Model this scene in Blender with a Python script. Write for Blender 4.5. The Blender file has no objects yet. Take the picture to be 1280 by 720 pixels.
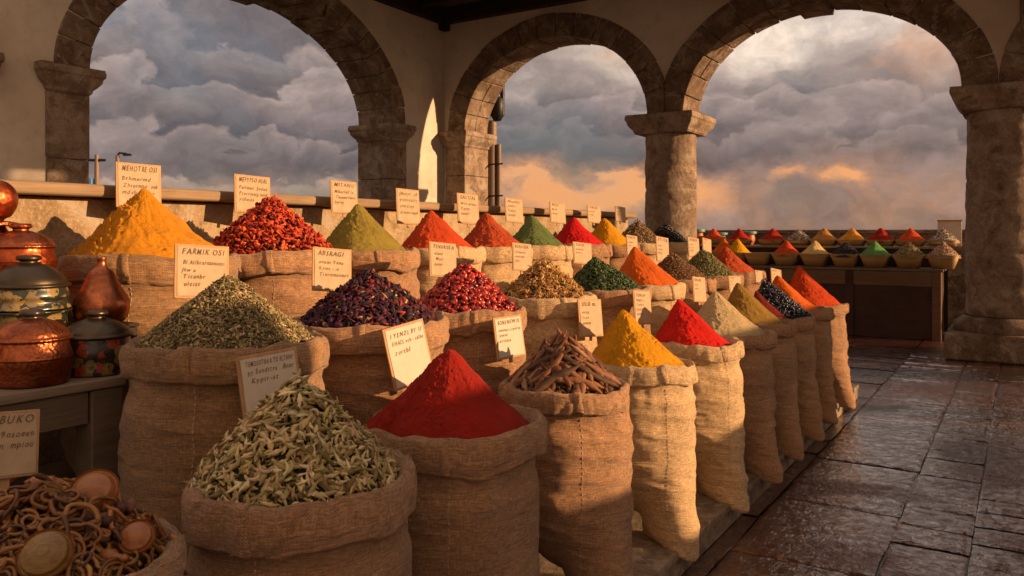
import bpy, math, random
import numpy as np
from mathutils import Vector, Matrix

PI = math.pi
R_ = math.radians
sc = bpy.context.scene
COL = sc.collection
random.seed(7)

# ------------------------------------------------------------------ camera
YAW = R_(32.5)                       # heading, measured from +Y towards -X
EYE = 1.6
cam_d = bpy.data.cameras.new("camera")
cam_d.lens = 28.125
cam_d.sensor_width = 36
cam_d.shift_y = -0.0531
cam_d.clip_end = 6000
cam_d.dof.use_dof = True
cam_d.dof.focus_distance = 3.0
cam_d.dof.aperture_fstop = 9
cam = bpy.data.objects.new("camera", cam_d)
COL.objects.link(cam)
cam.location = (0, 0, EYE)
cam.rotation_euler = (PI / 2, 0, YAW)
sc.camera = cam

FX, FY = -math.sin(YAW), math.cos(YAW)
RX, RY = math.cos(YAW), math.sin(YAW)

def on_line(px, X):
    """world (y, depth) where the sight line of photo column px meets the vertical plane x = X"""
    u = (px - 640) / 1000.0
    Y = -X * (RX - u * FX) / (RY - u * FY)
    return Y, X * FX + Y * FY

def z_at(py, D):
    return EYE - (py - 292) / 1000.0 * D

# ------------------------------------------------------------------ sun, sky, exposure
SUN_AZ = R_(70)      # from +Y towards +X
SUN_EL = R_(15)
sd = bpy.data.lights.new("sun", 'SUN')
sd.energy = 5.0
sd.angle = R_(0.6)
sd.color = (1.0, 0.62, 0.315)
so = bpy.data.objects.new("sun", sd)
COL.objects.link(so)
sdir = Vector((math.sin(SUN_AZ) * math.cos(SUN_EL), math.cos(SUN_AZ) * math.cos(SUN_EL), math.sin(SUN_EL)))
so.rotation_euler = sdir.to_track_quat('Z', 'Y').to_euler()
so.location = (6, 2, 6)

sc.view_settings.view_transform = 'Standard'
sc.view_settings.look = 'None'
sc.view_settings.exposure = 0.62
sc.view_settings.gamma = 1.0

class G:
    """small node-graph writer"""
    def __init__(self, tree):
        self.t = tree
        self.t.nodes.clear()
    def n(self, typ, **kw):
        nd = self.t.nodes.new(typ)
        for k, v in kw.items():
            setattr(nd, k, v)
        return nd
    def put(self, sock, v):
        if isinstance(v, bpy.types.NodeSocket):
            self.t.links.new(v, sock)
        elif v is not None:
            if isinstance(v, (tuple, list)) and len(v) == 3 and sock.type == 'RGBA':
                v = (*v, 1)
            sock.default_value = v
    def m(self, op, a, b=None, c=None, clamp=False):
        nd = self.n('ShaderNodeMath', operation=op, use_clamp=clamp)
        self.put(nd.inputs[0], a)
        if b is not None: self.put(nd.inputs[1], b)
        if c is not None: self.put(nd.inputs[2], c)
        return nd.outputs[0]
    def vm(self, op, a, b):
        nd = self.n('ShaderNodeVectorMath', operation=op)
        self.put(nd.inputs[0], a)
        if op == 'SCALE': self.put(nd.inputs[3], b)
        else: self.put(nd.inputs[1], b)
        return nd.outputs[0]
    def xyz(self, x, y, z):
        nd = self.n('ShaderNodeCombineXYZ')
        for i, v in enumerate((x, y, z)): self.put(nd.inputs[i], v)
        return nd.outputs[0]
    def sep(self, v):
        nd = self.n('ShaderNodeSeparateXYZ')
        self.put(nd.inputs[0], v)
        return nd.outputs
    def noise(self, vec, scale, detail=4, rough=.55, dist=0, out=0):
        nd = self.n('ShaderNodeTexNoise')
        self.put(nd.inputs['Vector'], vec)
        self.put(nd.inputs['Scale'], scale)
        self.put(nd.inputs['Detail'], detail)
        self.put(nd.inputs['Roughness'], rough)
        self.put(nd.inputs['Distortion'], dist)
        return nd.outputs[out]
    def vor(self, vec, scale, out='Distance', feature='F1', rand=1.0):
        nd = self.n('ShaderNodeTexVoronoi', feature=feature)
        self.put(nd.inputs['Vector'], vec)
        self.put(nd.inputs['Scale'], scale)
        self.put(nd.inputs['Randomness'], rand)
        return nd.outputs[out]
    def ramp(self, f, stops, interp='LINEAR'):
        nd = self.n('ShaderNodeValToRGB')
        cr = nd.color_ramp
        cr.interpolation = interp
        while len(cr.elements) < len(stops): cr.elements.new(0.5)
        for e, (p, c) in zip(cr.elements, stops):
            e.position = p
            e.color = (*c, 1) if isinstance(c, (tuple, list)) else (c, c, c, 1)
        self.put(nd.inputs[0], f)
        return nd.outputs[0]
    def mix(self, f, a, b, mode='MIX'):
        nd = self.n('ShaderNodeMix', data_type='RGBA', blend_type=mode)
        nd.clamp_result = False
        self.put(nd.inputs[0], f)
        self.put(nd.inputs[6], a)
        self.put(nd.inputs[7], b)
        return nd.outputs[2]
    def map(self, v, a, b, c=0.0, d=1.0):
        nd = self.n('ShaderNodeMapRange')
        nd.clamp = True
        for i, x in enumerate((v, a, b, c, d)): self.put(nd.inputs[i], x)
        return nd.outputs[0]
    def bump(self, h, strength=.5, dist=.01, normal=None):
        nd = self.n('ShaderNodeBump')
        self.put(nd.inputs['Strength'], strength)
        self.put(nd.inputs['Distance'], dist)
        self.put(nd.inputs['Height'], h)
        if normal is not None: self.put(nd.inputs['Normal'], normal)
        return nd.outputs[0]
    def out(self, color, rough=.8, normal=None, metallic=0., spec=.5, coat=0., coat_rough=.1, sheen=0.):
        p = self.n('ShaderNodeBsdfPrincipled')
        self.put(p.inputs['Base Color'], color)
        self.put(p.inputs['Roughness'], rough)
        self.put(p.inputs['Metallic'], metallic)
        self.put(p.inputs['Specular IOR Level'], spec)
        self.put(p.inputs['Coat Weight'], coat)
        self.put(p.inputs['Coat Roughness'], coat_rough)
        self.put(p.inputs['Sheen Weight'], sheen)
        if normal is not None: self.put(p.inputs['Normal'], normal)
        o = self.n('ShaderNodeOutputMaterial')
        self.t.links.new(p.outputs[0], o.inputs[0])
        return p
    def obj(self):
        return self.n('ShaderNodeTexCoord').outputs['Object']
    def uv(self):
        return self.n('ShaderNodeTexCoord').outputs['UV']
    def attr(self, name='Col'):
        return self.n('ShaderNodeAttribute', attribute_name=name).outputs['Color']

def new_mat(name):
    m = bpy.data.materials.new(name)
    m.use_nodes = True
    return m, G(m.node_tree)

# ---- the sky: stormy evening clouds over a clear low-sun sky
world = bpy.data.worlds.new("World")
sc.world = world
world.use_nodes = True
world.cycles.sampling_method = 'MANUAL'
world.cycles.sample_map_resolution = 256
g = G(world.node_tree)
dirv = g.n('ShaderNodeTexCoord').outputs['Generated']
dx, dy, dz = g.sep(dirv)
AZ0 = -YAW
def ang(px, py):
    u = (px - 640) / 1000.; v = (292 - py) / 1000.
    return AZ0 + math.atan(u), math.atan(v * math.cos(math.atan(u)))
az = g.m('ARCTAN2', dx, dy)
el = g.m('ARCSINE', dz)
P0 = g.xyz(az, g.m('MULTIPLY', el, 1.5), 0.0)
def vor2(P, sc_):
    nd = g.n('ShaderNodeTexVoronoi', voronoi_dimensions='2D', feature='F1')
    g.put(nd.inputs['Vector'], P); g.put(nd.inputs['Scale'], sc_)
    return nd.outputs['Distance']
def noi2(P, sc_, det, ro, out=0):
    nd = g.n('ShaderNodeTexNoise', noise_dimensions='2D')
    g.put(nd.inputs['Vector'], P); g.put(nd.inputs['Scale'], sc_); g.put(nd.inputs['Detail'], det); g.put(nd.inputs['Roughness'], ro)
    return nd.outputs[out]
warp = g.vm('SCALE', g.vm('SUBTRACT', noi2(P0, 6, 7, .6, 1), (.5, .5, .5)), .11)
P1 = g.vm('ADD', P0, warp)
nA = noi2(P1, 4.5, 7, .52)
wx, wy, _w = g.sep(warp)
azw = g.m('ADD', az, g.m('MULTIPLY', wx, 1.1))
elw = g.m('ADD', el, g.m('MULTIPLY', wy, .7))
e_of = lambda py: math.atan((292 - py) / 1000. * .95)
def blob(px, py, sx, sy, pw=1.5):
    a0, e0 = ang(px, py)
    da = g.m('DIVIDE', g.m('SUBTRACT', azw, a0), sx / 1000.)
    de = g.m('DIVIDE', g.m('SUBTRACT', elw, e0), sy / 1000.)
    r2 = g.m('ADD', g.m('MULTIPLY', da, da), g.m('MULTIPLY', de, de))
    return g.m('POWER', 2.718, g.m('MULTIPLY', g.m('POWER', r2, pw), -1.0))
def total(lst, base):
    t = base
    for (px, py, sx, sy, a) in lst:
        t = g.m('ADD', t, g.m('MULTIPLY', blob(px, py, sx, sy), a))
    return t
aL, aM, aR = AZ0 - .42, AZ0 + .02, AZ0 + .34
def along(l, m_, r):
    """value that changes from the left arch to the right arch"""
    a = g.map(az, aL, aM, l, m_)
    return g.m('ADD', a, g.map(az, aM, aR, 0, r - m_))
def bank(base, tops, amp, hgt, ctop, cbot, off, cell=13., soft=.010, cover=1.0):
    """one cloud bank: rounded heads lit at the top, flat and dark below"""
    Po = g.vm('ADD', P1, (off, off * .37, 0))
    heads = g.m('ADD', g.m('MULTIPLY', vor2(Po, cell), -1.0), g.m('MULTIPLY', vor2(Po, cell * 2.7), -.38))
    heads = g.m('ADD', heads, g.m('MULTIPLY', noi2(Po, 5, 3, .5), 1.2))
    top = g.m('ADD', along(*[e_of(t) for t in tops]), g.m('MULTIPLY', heads, amp / 1000.))
    f = g.m('SUBTRACT', top, el)
    mask = g.map(f, -soft * .2, soft, 0, cover)
    dep = g.m('ADD', g.m('DIVIDE', f, hgt / 1000.), g.m('MULTIPLY', g.m('SUBTRACT', nA, .5), -.9), clamp=True)
    dep = g.m('SUBTRACT', dep, g.m('MULTIPLY', g.m('ADD', heads, .1), .55))
    col = g.mix(g.m('POWER', g.m('MAXIMUM', g.m('MINIMUM', dep, 1.0), 0.0), .7), ctop, cbot)
    return g.mix(mask, base, col)
cloud = g.mix(g.map(nA, .35, .65), (.46, .43, .44), (.95, .86, .76))
cloud = bank(cloud, (-330, 10, 62), 85, 130, (.60, .49, .43), (.175, .147, .160), 3.1, 8, .016, .93)
cloud = bank(cloud, (45, 66, 84), 85, 80, (.50, .41, .38), (.105, .090, .110), 7.7, 9, .009, .94)
cloud = bank(cloud, (100, 112, 122), 70, 70, (.48, .39, .37), (.085, .075, .096), 12.3, 12, .007, .92)
cloud = bank(cloud, (172, 150, 160), 50, 50, (.36, .29, .28), (.085, .075, .095), 17.9, 15, .006, .88)
# below the cloud base: rain-grey air with a few low heads
basef = g.m('SUBTRACT', g.m('ADD', along(e_of(216), e_of(206), e_of(204)), g.m('MULTIPLY', g.m('SUBTRACT', nA, .5), .03)), elw)
lowc = g.mix(g.map(el, .0, .09), (.225, .165, .155), (.27, .205, .20))
lowc = g.mix(g.map(nA, .42, .66, 0, .35), lowc, (.36, .27, .25))
cloud = g.mix(g.map(basef, -.006, .010, 0, 1), cloud, lowc)
lowbank = bank(cloud, (228, 222, 262), 26, 36, (.56, .42, .33), (.22, .175, .18), 23.3, 22, .006, .85)
cloud = g.mix(g.map(az, AZ0 + .20, AZ0 + .27, 1, 0), cloud, lowbank)
cloud = g.mix(g.m('MULTIPLY', blob(885, 255, 40, 34), .45, clamp=True), cloud, (.46, .33, .28))
glow = total([(1010, 40, 110, 34, 1.0), (940, 78, 34, 20, .35), (765, 78, 40, 26, .45), (640, 100, 40, 30, .25)], 0.0)
cloud = g.mix(g.m('MULTIPLY', glow, g.map(nA, .35, .6, .35, 1.1), clamp=True), cloud, (1.10, .95, .80))
warm = total([(735, 232, 130, 30, .85), (720, 262, 90, 24, .35), (720, 215, 60, 10, .5), (800, 240, 50, 12, .4), (650, 225, 50, 22, .30), (992, 218, 22, 9, .9), (1062, 226, 30, 8, .9), (765, 70, 30, 16, .35), (1130, 70, 70, 40, .30), (700, 265, 120, 20, .30), (290, 240, 90, 12, .16), (460, 240, 50, 12, .16), (1010, 250, 260, 50, .20), (650, 205, 60, 16, .35), (885, 235, 40, 20, .25)], 0.0)
streak = g.map(noi2(P1, 11, 6, .6), .38, .62, .30, 1.35)
warm = g.m('MULTIPLY', warm, streak, clamp=True)
fine = noi2(P1, 30, 6, .62)
tone = g.m('ADD', g.map(fine, .32, .68, .83, 1.17), g.m('MULTIPLY', g.m('SUBTRACT', nA, .5), .5))
cloud = g.vm('MULTIPLY', g.vm('SCALE', cloud, tone), (1.03, .95, .90))
cloud = g.mix(warm, cloud, (1.05, .45, .175))
# the sunset glow on the side of the sun (outside the photograph)
ds = g.m('SUBTRACT', az, SUN_AZ)
gl = g.m('POWER', 2.718, g.m('MULTIPLY', g.m('MULTIPLY', ds, ds), -2.2))
gl = g.m('MULTIPLY', gl, g.m('POWER', 2.718, g.m('MULTIPLY', g.m('ABSOLUTE', el), -4.0)))
cloud = g.mix(g.m('MULTIPLY', gl, .85, clamp=True), cloud, (2.6, 1.30, .60))
# added fill light: unseen sky behind the camera brightened to lift the shade
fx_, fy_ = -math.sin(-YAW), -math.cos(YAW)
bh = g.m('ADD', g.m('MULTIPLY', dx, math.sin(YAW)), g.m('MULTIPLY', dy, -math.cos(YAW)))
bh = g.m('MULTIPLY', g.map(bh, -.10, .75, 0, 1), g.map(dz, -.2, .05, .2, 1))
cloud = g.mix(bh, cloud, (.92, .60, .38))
sky = g.n('ShaderNodeTexSky', sky_type='NISHITA')
sky.sun_disc = False
sky.sun_elevation = SUN_EL
sky.sun_rotation = SUN_AZ
b1 = g.n('ShaderNodeBackground'); g.put(b1.inputs[0], sky.outputs[0]); b1.inputs[1].default_value = .08
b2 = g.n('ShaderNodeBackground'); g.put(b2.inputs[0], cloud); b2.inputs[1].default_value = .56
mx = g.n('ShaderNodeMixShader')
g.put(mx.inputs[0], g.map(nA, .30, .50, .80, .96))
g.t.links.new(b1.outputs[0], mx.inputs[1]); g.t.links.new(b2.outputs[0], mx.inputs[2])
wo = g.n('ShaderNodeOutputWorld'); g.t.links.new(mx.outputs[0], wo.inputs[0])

# ------------------------------------------------------------------ numpy noise
def _hash(ix, iy, iz, seed):
    h = (ix * 374761393 + iy * 668265263 + iz * 2147483647 + seed * 144269) & 0xffffffff
    h = ((h ^ (h >> 13)) * 1274126177) & 0xffffffff
    h = ((h ^ (h >> 16)) * 2246822519) & 0xffffffff
    return ((h ^ (h >> 15)) & 0xffffff) / float(0xffffff)
def vnoise(P, seed=0):
    P = np.asarray(P, float)
    F = np.floor(P).astype(np.int64)
    f = P - F
    f = f * f * (3 - 2 * f)
    r = 0
    for a in (0, 1):
        for b in (0, 1):
            for c in (0, 1):
                w = (f[..., 0] if a else 1 - f[..., 0]) * (f[..., 1] if b else 1 - f[..., 1]) * (f[..., 2] if c else 1 - f[..., 2])
                r = r + w * _hash(F[..., 0] + a, F[..., 1] + b, F[..., 2] + c, seed)
    return r * 2 - 1
def fbm(P, seed=0, oct=4, g_=.5):
    P = np.asarray(P, float); r = 0; a = 1
    for o in range(oct):
        r = r + a * vnoise(P * (2 ** o) + o * 17.3, seed + o); a *= g_
    return r

# ------------------------------------------------------------------ mesh helpers
def mesh_np(name, V, F, smooth=True, uv=None, col=None):
    V = np.asarray(V, np.float32).reshape(-1, 3); F = np.asarray(F, np.int32)
    me = bpy.data.meshes.new(name)
    k = F.shape[1]
    me.vertices.add(len(V)); me.vertices.foreach_set('co', V.ravel())
    me.loops.add(F.size); me.loops.foreach_set('vertex_index', F.ravel())
    me.polygons.add(len(F))
    me.polygons.foreach_set('loop_start', np.arange(0, F.size, k, dtype=np.int32))
    me.polygons.foreach_set('loop_total', np.full(len(F), k, np.int32))
    me.polygons.foreach_set('use_smooth', np.full(len(F), smooth))
    if uv is not None:
        l = me.uv_layers.new(name='UVMap')
        l.data.foreach_set('uv', np.asarray(uv, np.float32)[F.ravel()].ravel())
    if col is not None:
        a = me.color_attributes.new('Col', 'FLOAT_COLOR', 'POINT')
        c = np.ones((len(V), 4), np.float32); c[:, :3] = col
        a.data.foreach_set('color', c.ravel())
    me.update(calc_edges=True)
    me.validate()
    return me
def link(name, me, mat=None, parent=None, loc=None):
    o = bpy.data.objects.new(name, me)
    COL.objects.link(o)
    if mat is not None:
        o.data.materials.append(mat)
    if parent is not None:
        o.parent = parent
    if loc is not None:
        o.location = loc
    return o
def tag(o, label, cat, group=None, kind=None):
    o['label'] = label; o['category'] = cat
    if group: o['group'] = group
    if kind: o['kind'] = kind
    return o
def empty(name, loc=(0, 0, 0), rz=0.):
    o = bpy.data.objects.new(name, None)
    COL.objects.link(o); o.location = loc; o.rotation_euler = (0, 0, rz)
    o.empty_display_size = .1
    return o

def grid_faces(nu, nv, wrap=False):
    """nu rings of nv vertices"""
    i = np.arange(nu - 1)[:, None]; j = np.arange(nv if wrap else nv - 1)[None, :]
    j2 = (j + 1) % nv
    a = i * nv + j; b = i * nv + j2; c = (i + 1) * nv + j2; d = (i + 1) * nv + j
    return np.stack([a, b, c, d], -1).reshape(-1, 4)

class MB:
    def __init__(self): self.v = []; self.f = []
    def add(self, vs, fs):
        n = len(self.v); self.v += [tuple(map(float, v)) for v in vs]; self.f += [tuple(i + n for i in f) for f in fs]
        return self
    def box(self, x0, x1, y0, y1, z0, z1):
        return self.add([(x0, y0, z0), (x1, y0, z0), (x1, y1, z0), (x0, y1, z0), (x0, y0, z1), (x1, y0, z1), (x1, y1, z1), (x0, y1, z1)],
                        [(3, 2, 1, 0), (4, 5, 6, 7), (0, 1, 5, 4), (1, 2, 6, 5), (2, 3, 7, 6), (3, 0, 4, 7)])
    def lathe(self, prof, n=32, c=(0, 0, 0), cap=True):
        vs = []; fs = []
        for r, z in prof:
            for k in range(n):
                a = 2 * PI * k / n
                vs.append((c[0] + r * math.cos(a), c[1] + r * math.sin(a), c[2] + z))
        for i in range(len(prof) - 1):
            for k in range(n):
                k2 = (k + 1) % n
                fs.append((i * n + k, i * n + k2, (i + 1) * n + k2, (i + 1) * n + k))
        if cap:
            fs.append(tuple(reversed(range(n))))
            fs.append(tuple((len(prof) - 1) * n + k for k in range(n)))
        return self.add(vs, fs)
    def tube(self, pts, r, n=10):
        pts = [Vector(p) for p in pts]; rings = []
        for i, p in enumerate(pts):
            t = (pts[min(i + 1, len(pts) - 1)] - pts[max(i - 1, 0)]).normalized()
            q = t.to_track_quat('Z', 'Y')
            rr = r[i] if isinstance(r, (list, tuple)) else r
            rings.append([p + q @ Vector((rr * math.cos(2 * PI * k / n), rr * math.sin(2 * PI * k / n), 0)) for k in range(n)])
        vs = [v for r_ in rings for v in r_]
        fs = [(i * n + k, i * n + (k + 1) % n, (i + 1) * n + (k + 1) % n, (i + 1) * n + k) for i in range(len(pts) - 1) for k in range(n)]
        fs.append(tuple(reversed(range(n)))); fs.append(tuple((len(pts) - 1) * n + k for k in range(n)))
        return self.add(vs, fs)
    def build(self, name, mat, parent=None, bevel=0, smooth=False, seg=2, loc=None):
        me = bpy.data.meshes.new(name)
        me.from_pydata(self.v, [], self.f)
        me.update()
        o = link(name, me, mat, parent, loc)
        if smooth:
            for p in me.polygons: p.use_smooth = True
        if bevel:
            m = o.modifiers.new('bevel', 'BEVEL'); m.width = bevel; m.segments = seg; m.limit_method = 'ANGLE'; m.angle_limit = R_(40)
            for p in me.polygons: p.use_smooth = True
            m2 = o.modifiers.new('wn', 'WEIGHTED_NORMAL'); m2.keep_sharp = True
        elif smooth:
            try: me.set_sharp_from_angle(angle=R_(40))
            except Exception: pass
        return o

# ------------------------------------------------------------------ materials
def mat_plaster():
    m, g = new_mat('lime plaster')
    P = g.obj()
    n1 = g.noise(P, .55, 6, .6); n2 = g.noise(P, 5, 6, .65); n3 = g.noise(P, 60, 4, .6)
    c = g.ramp(n1, [(.40, (.48, .385, .305)), (.5, (.58, .48, .395)), (.6, (.65, .555, .465))])
    c = g.mix(g.map(n2, .52, .72, 0, .45), c, (.38, .29, .22))
    g.out(c, .93, g.bump(g.m('ADD', g.m('MULTIPLY', n2, 1.2), g.m('MULTIPLY', n3, .25)), .5, .02), spec=.2)
    return m
def mat_stone(name, a, b, c_, scale=1.0, rough=.9, bump=.02):
    m, g = new_mat(name)
    P = g.obj()
    n1 = g.noise(P, 2.2 * scale, 7, .65, .4); n2 = g.noise(P, 14 * scale, 6, .7); n3 = g.noise(P, 90 * scale, 4, .7)
    v = g.vor(P, 34 * scale)
    geo = g.n('ShaderNodeNewGeometry').outputs['Random Per Island']
    c = g.ramp(n1, [(.40, a), (.50, b), (.61, c_)])
    c = g.mix(g.map(n2, .50, .70, 0, .6), c, tuple(x * .55 for x in a))
    c = g.mix(g.map(n3, .5, .72, 0, .6), c, tuple(min(1, x * 1.5) for x in c_))
    n4 = g.noise(P, 5 * scale, 8, .75, .8)
    c = g.mix(g.map(n4, .53, .60, 0, .65), c, (.43, .36, .295))
    c = g.mix(g.map(n4, .46, .38, 0, .65), c, tuple(x * .45 for x in a))
    c = g.mix(g.m('MULTIPLY', geo, .35), c, tuple(x * .62 for x in b))
    h = g.m('ADD', g.m('ADD', n1, g.m('MULTIPLY', n2, .8)), g.m('MULTIPLY', n3, .25))
    h = g.m('SUBTRACT', h, g.m('MULTIPLY', g.map(v, 0, .22, 1, 0), .18))
    g.out(c, rough, g.bump(h, 1.0, bump * 1.5), spec=.25)
    return m
def mat_wood(name, a, b, rough=.6, axis=1, scale=1.0, spec=.35, coat=0.):
    m, g = new_mat(name)
    P = g.obj()
    x, y, z = g.sep(P)
    k = [14, 14, 14]; k[axis] = 1.0
    V = g.xyz(g.m('MULTIPLY', x, k[0] * scale), g.m('MULTIPLY', y, k[1] * scale), g.m('MULTIPLY', z, k[2] * scale))
    n1 = g.noise(V, 1.3, 6, .65, 1.0); n2 = g.noise(V, 7, 5, .7); n3 = g.noise(P, 3, 5, .6)
    c = g.mix(g.map(n1, .3, .7), a, b)
    c = g.mix(g.map(n2, .5, .75, 0, .55), c, tuple(q * .45 for q in a))
    c = g.mix(g.map(n3, .5, .7, 0, .5), c, tuple(q * .6 for q in b))
    g.out(c, g.map(n3, .3, .7, rough - .12, min(1, rough + .2)), g.bump(g.m('ADD', n1, n2), .45, .004), spec=spec, coat=coat)
    return m
def mat_sack(name, base, weave=.0062, tint=1.0):
    m, g = new_mat(name)
    UV = g.uv(); P = g.obj()
    wob = g.vm('SCALE', g.vm('SUBTRACT', g.noise(UV, 9, 2, .5, out=1), (.5, .5, .5)), .012)
    u, v, _ = g.sep(g.vm('ADD', UV, wob))
    k = PI / (weave / 2)
    su = g.m('SINE', g.m('MULTIPLY', u, k)); sv = g.m('SINE', g.m('MULTIPLY', v, k))
    wv = g.m('MULTIPLY', g.m('MULTIPLY', su, sv), g.map(g.noise(UV, 45, 3, .6), .35, .65, .25, 1.0))
    fib = g.m('ADD', g.m('MULTIPLY', g.noise(g.xyz(g.m('MULTIPLY', u, 45), g.m('MULTIPLY', v, 250), 1.), 1, 4, .72), .58), g.m('MULTIPLY', g.noise(g.xyz(g.m('MULTIPLY', u, 250), g.m('MULTIPLY', v, 45), 8.), 1, 4, .72), .42))
    thr_h = g.noise(g.xyz(g.m('MULTIPLY', u, 12), g.m('MULTIPLY', v, 210), 0), 1, 3, .6)
    thr_v = g.noise(g.xyz(g.m('MULTIPLY', u, 210), g.m('MULTIPLY', v, 12), 4.), 1, 3, .6)
    n1 = g.noise(P, 3.0, 5, .6); n2 = g.noise(P, 16, 5, .65); fz = g.noise(P, 230, 2, .6)
    c = g.mix(g.map(n1, .40, .62), tuple(q * .70 for q in base), tuple(min(1, q * 1.15) for q in base))
    c = g.mix(g.map(thr_h, .50, .72, 0, .55), c, tuple(min(1, q * 1.55) for q in base))
    c = g.mix(g.map(thr_v, .52, .74, 0, .40), c, tuple(q * .55 for q in base))
    c = g.mix(g.map(n2, .55, .75, 0, .35), c, (base[0] * .62, base[1] * .52, base[2] * .45))
    c = g.mix(g.map(fib, .47, .66, 0, .8), c, tuple(min(1, q * 1.9) for q in base))
    c = g.mix(g.map(fib, .52, .36, 0, .7), c, tuple(q * .40 for q in base))
    c = g.mix(g.map(wv, -1, .1, .30, 0), c, tuple(q * .35 for q in base))
    h = g.m('ADD', g.m('MULTIPLY', wv, .55), g.m('ADD', g.m('MULTIPLY', thr_h, 1.2), g.m('MULTIPLY', thr_v, .8)))
    b1 = g.bump(g.m('ADD', h, g.m('MULTIPLY', fib, 2.0)), .9, .0042)
    # soft creases lying round the sack
    w = g.noise(g.xyz(g.m('MULTIPLY', u, 3.2), g.m('MULTIPLY', v, 20), 2.), 1, 4, .55, .6)
    b2 = g.bump(w, .85, .024, b1)
    g.out(c, .95, b2, spec=.15, sheen=.25)
    return m
def mat_powder(name, base, clump=.5, dark=None):
    m, g = new_mat(name)
    P = g.obj()
    n1 = g.noise(P, 9, 6, .65, .3); n2 = g.noise(P, 55, 6, .75); n3 = g.noise(P, 420, 3, .7)
    dk = dark or tuple(q * .45 for q in base)
    c = g.mix(g.map(n1, .32, .7), tuple(q * .78 for q in base), tuple(min(1, q * 1.12) for q in base))
    c = g.mix(g.map(n2, .53, .68, 0, clump), c, dk)
    c = g.mix(g.map(n3, .52, .75, 0, .5), c, tuple(min(1, q * 1.5 + .01) for q in base))
    h = g.m('ADD', g.m('MULTIPLY', n2, 1.6), g.m('MULTIPLY', n3, .55))
    g.out(c, 1.0, g.bump(h, .95, .007), spec=.08, sheen=.05)
    return m
def mat_bits(name, rough=.7, spec=.35, coat=0., bump=.35):
    m, g = new_mat(name)
    P = g.obj()
    n = g.noise(P, 130, 4, .65)
    c = g.mix(g.map(n, .35, .7, 0, .6), g.attr(), (.5, .5, .5), 'MULTIPLY')
    g.out(c, rough, g.bump(n, bump, .003), spec=spec, coat=coat)
    return m
def mat_plain(name, c, rough=.6, metallic=0., spec=.5, var=.3, scale=20, bump=.15):
    m, g = new_mat(name)
    n = g.noise(g.obj(), scale, 5, .65)
    col = g.mix(g.map(n, .35, .7, 0, var), c, tuple(q * .5 for q in c))
    g.out(col, g.map(n, .3, .7, max(.03, rough - .08), min(1, rough + .12)), g.bump(n, bump, .004), metallic=metallic, spec=spec)
    return m
def mat_copper(name='beaten copper', base=(.44, .125, .052), ham=95):
    m, g = new_mat(name)
    P = g.obj()
    n1 = g.noise(P, 14, 6, .7, .5); n2 = g.noise(P, 70, 5, .7); v = g.vor(P, ham)
    c = g.mix(g.map(n1, .38, .66), base, (base[0] * .32, base[1] * .27, base[2] * .3))
    c = g.mix(g.map(n2, .55, .75, 0, .5), c, (.10, .055, .035))
    r = g.map(n1, .3, .7, .25, .52)
    g.out(c, r, g.bump(g.m('ADD', g.m('MULTIPLY', v, 1.0), g.m('MULTIPLY', n2, .12)), .26, .006), metallic=.95)
    return m
def mat_painted(name, base, patch, patch2, scale=15):
    """dark enamel with worn blossom patches"""
    m, g = new_mat(name)
    P = g.obj()
    Pw = g.vm('ADD', P, g.vm('SCALE', g.vm('SUBTRACT', g.noise(P, 30, 3, .6, out=1), (.5, .5, .5)), .03))
    v = g.vor(Pw, scale); vc = g.vor(Pw, scale, out='Color')
    vx, vy, vz = g.sep(vc)
    n = g.noise(P, 40, 5, .7)
    sp = g.m('MULTIPLY', g.m('MULTIPLY', g.m('LESS_THAN', v, .60), g.m('GREATER_THAN', vx, .22)), g.map(n, .34, .46))
    pc = g.mix(g.m('GREATER_THAN', vy, .6), patch, patch2)
    pc = g.mix(g.map(n, .45, .7, 0, .6), pc, tuple(q * .4 for q in patch))
    c = g.mix(sp, g.mix(g.map(n, .3, .7), base, tuple(q * 2.1 for q in base)), pc)
    g.out(c, g.map(n, .3, .7, .18, .45), g.bump(g.m('ADD', n, sp), .2, .003), spec=.5, coat=.3, coat_rough=.2)
    return m
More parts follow.
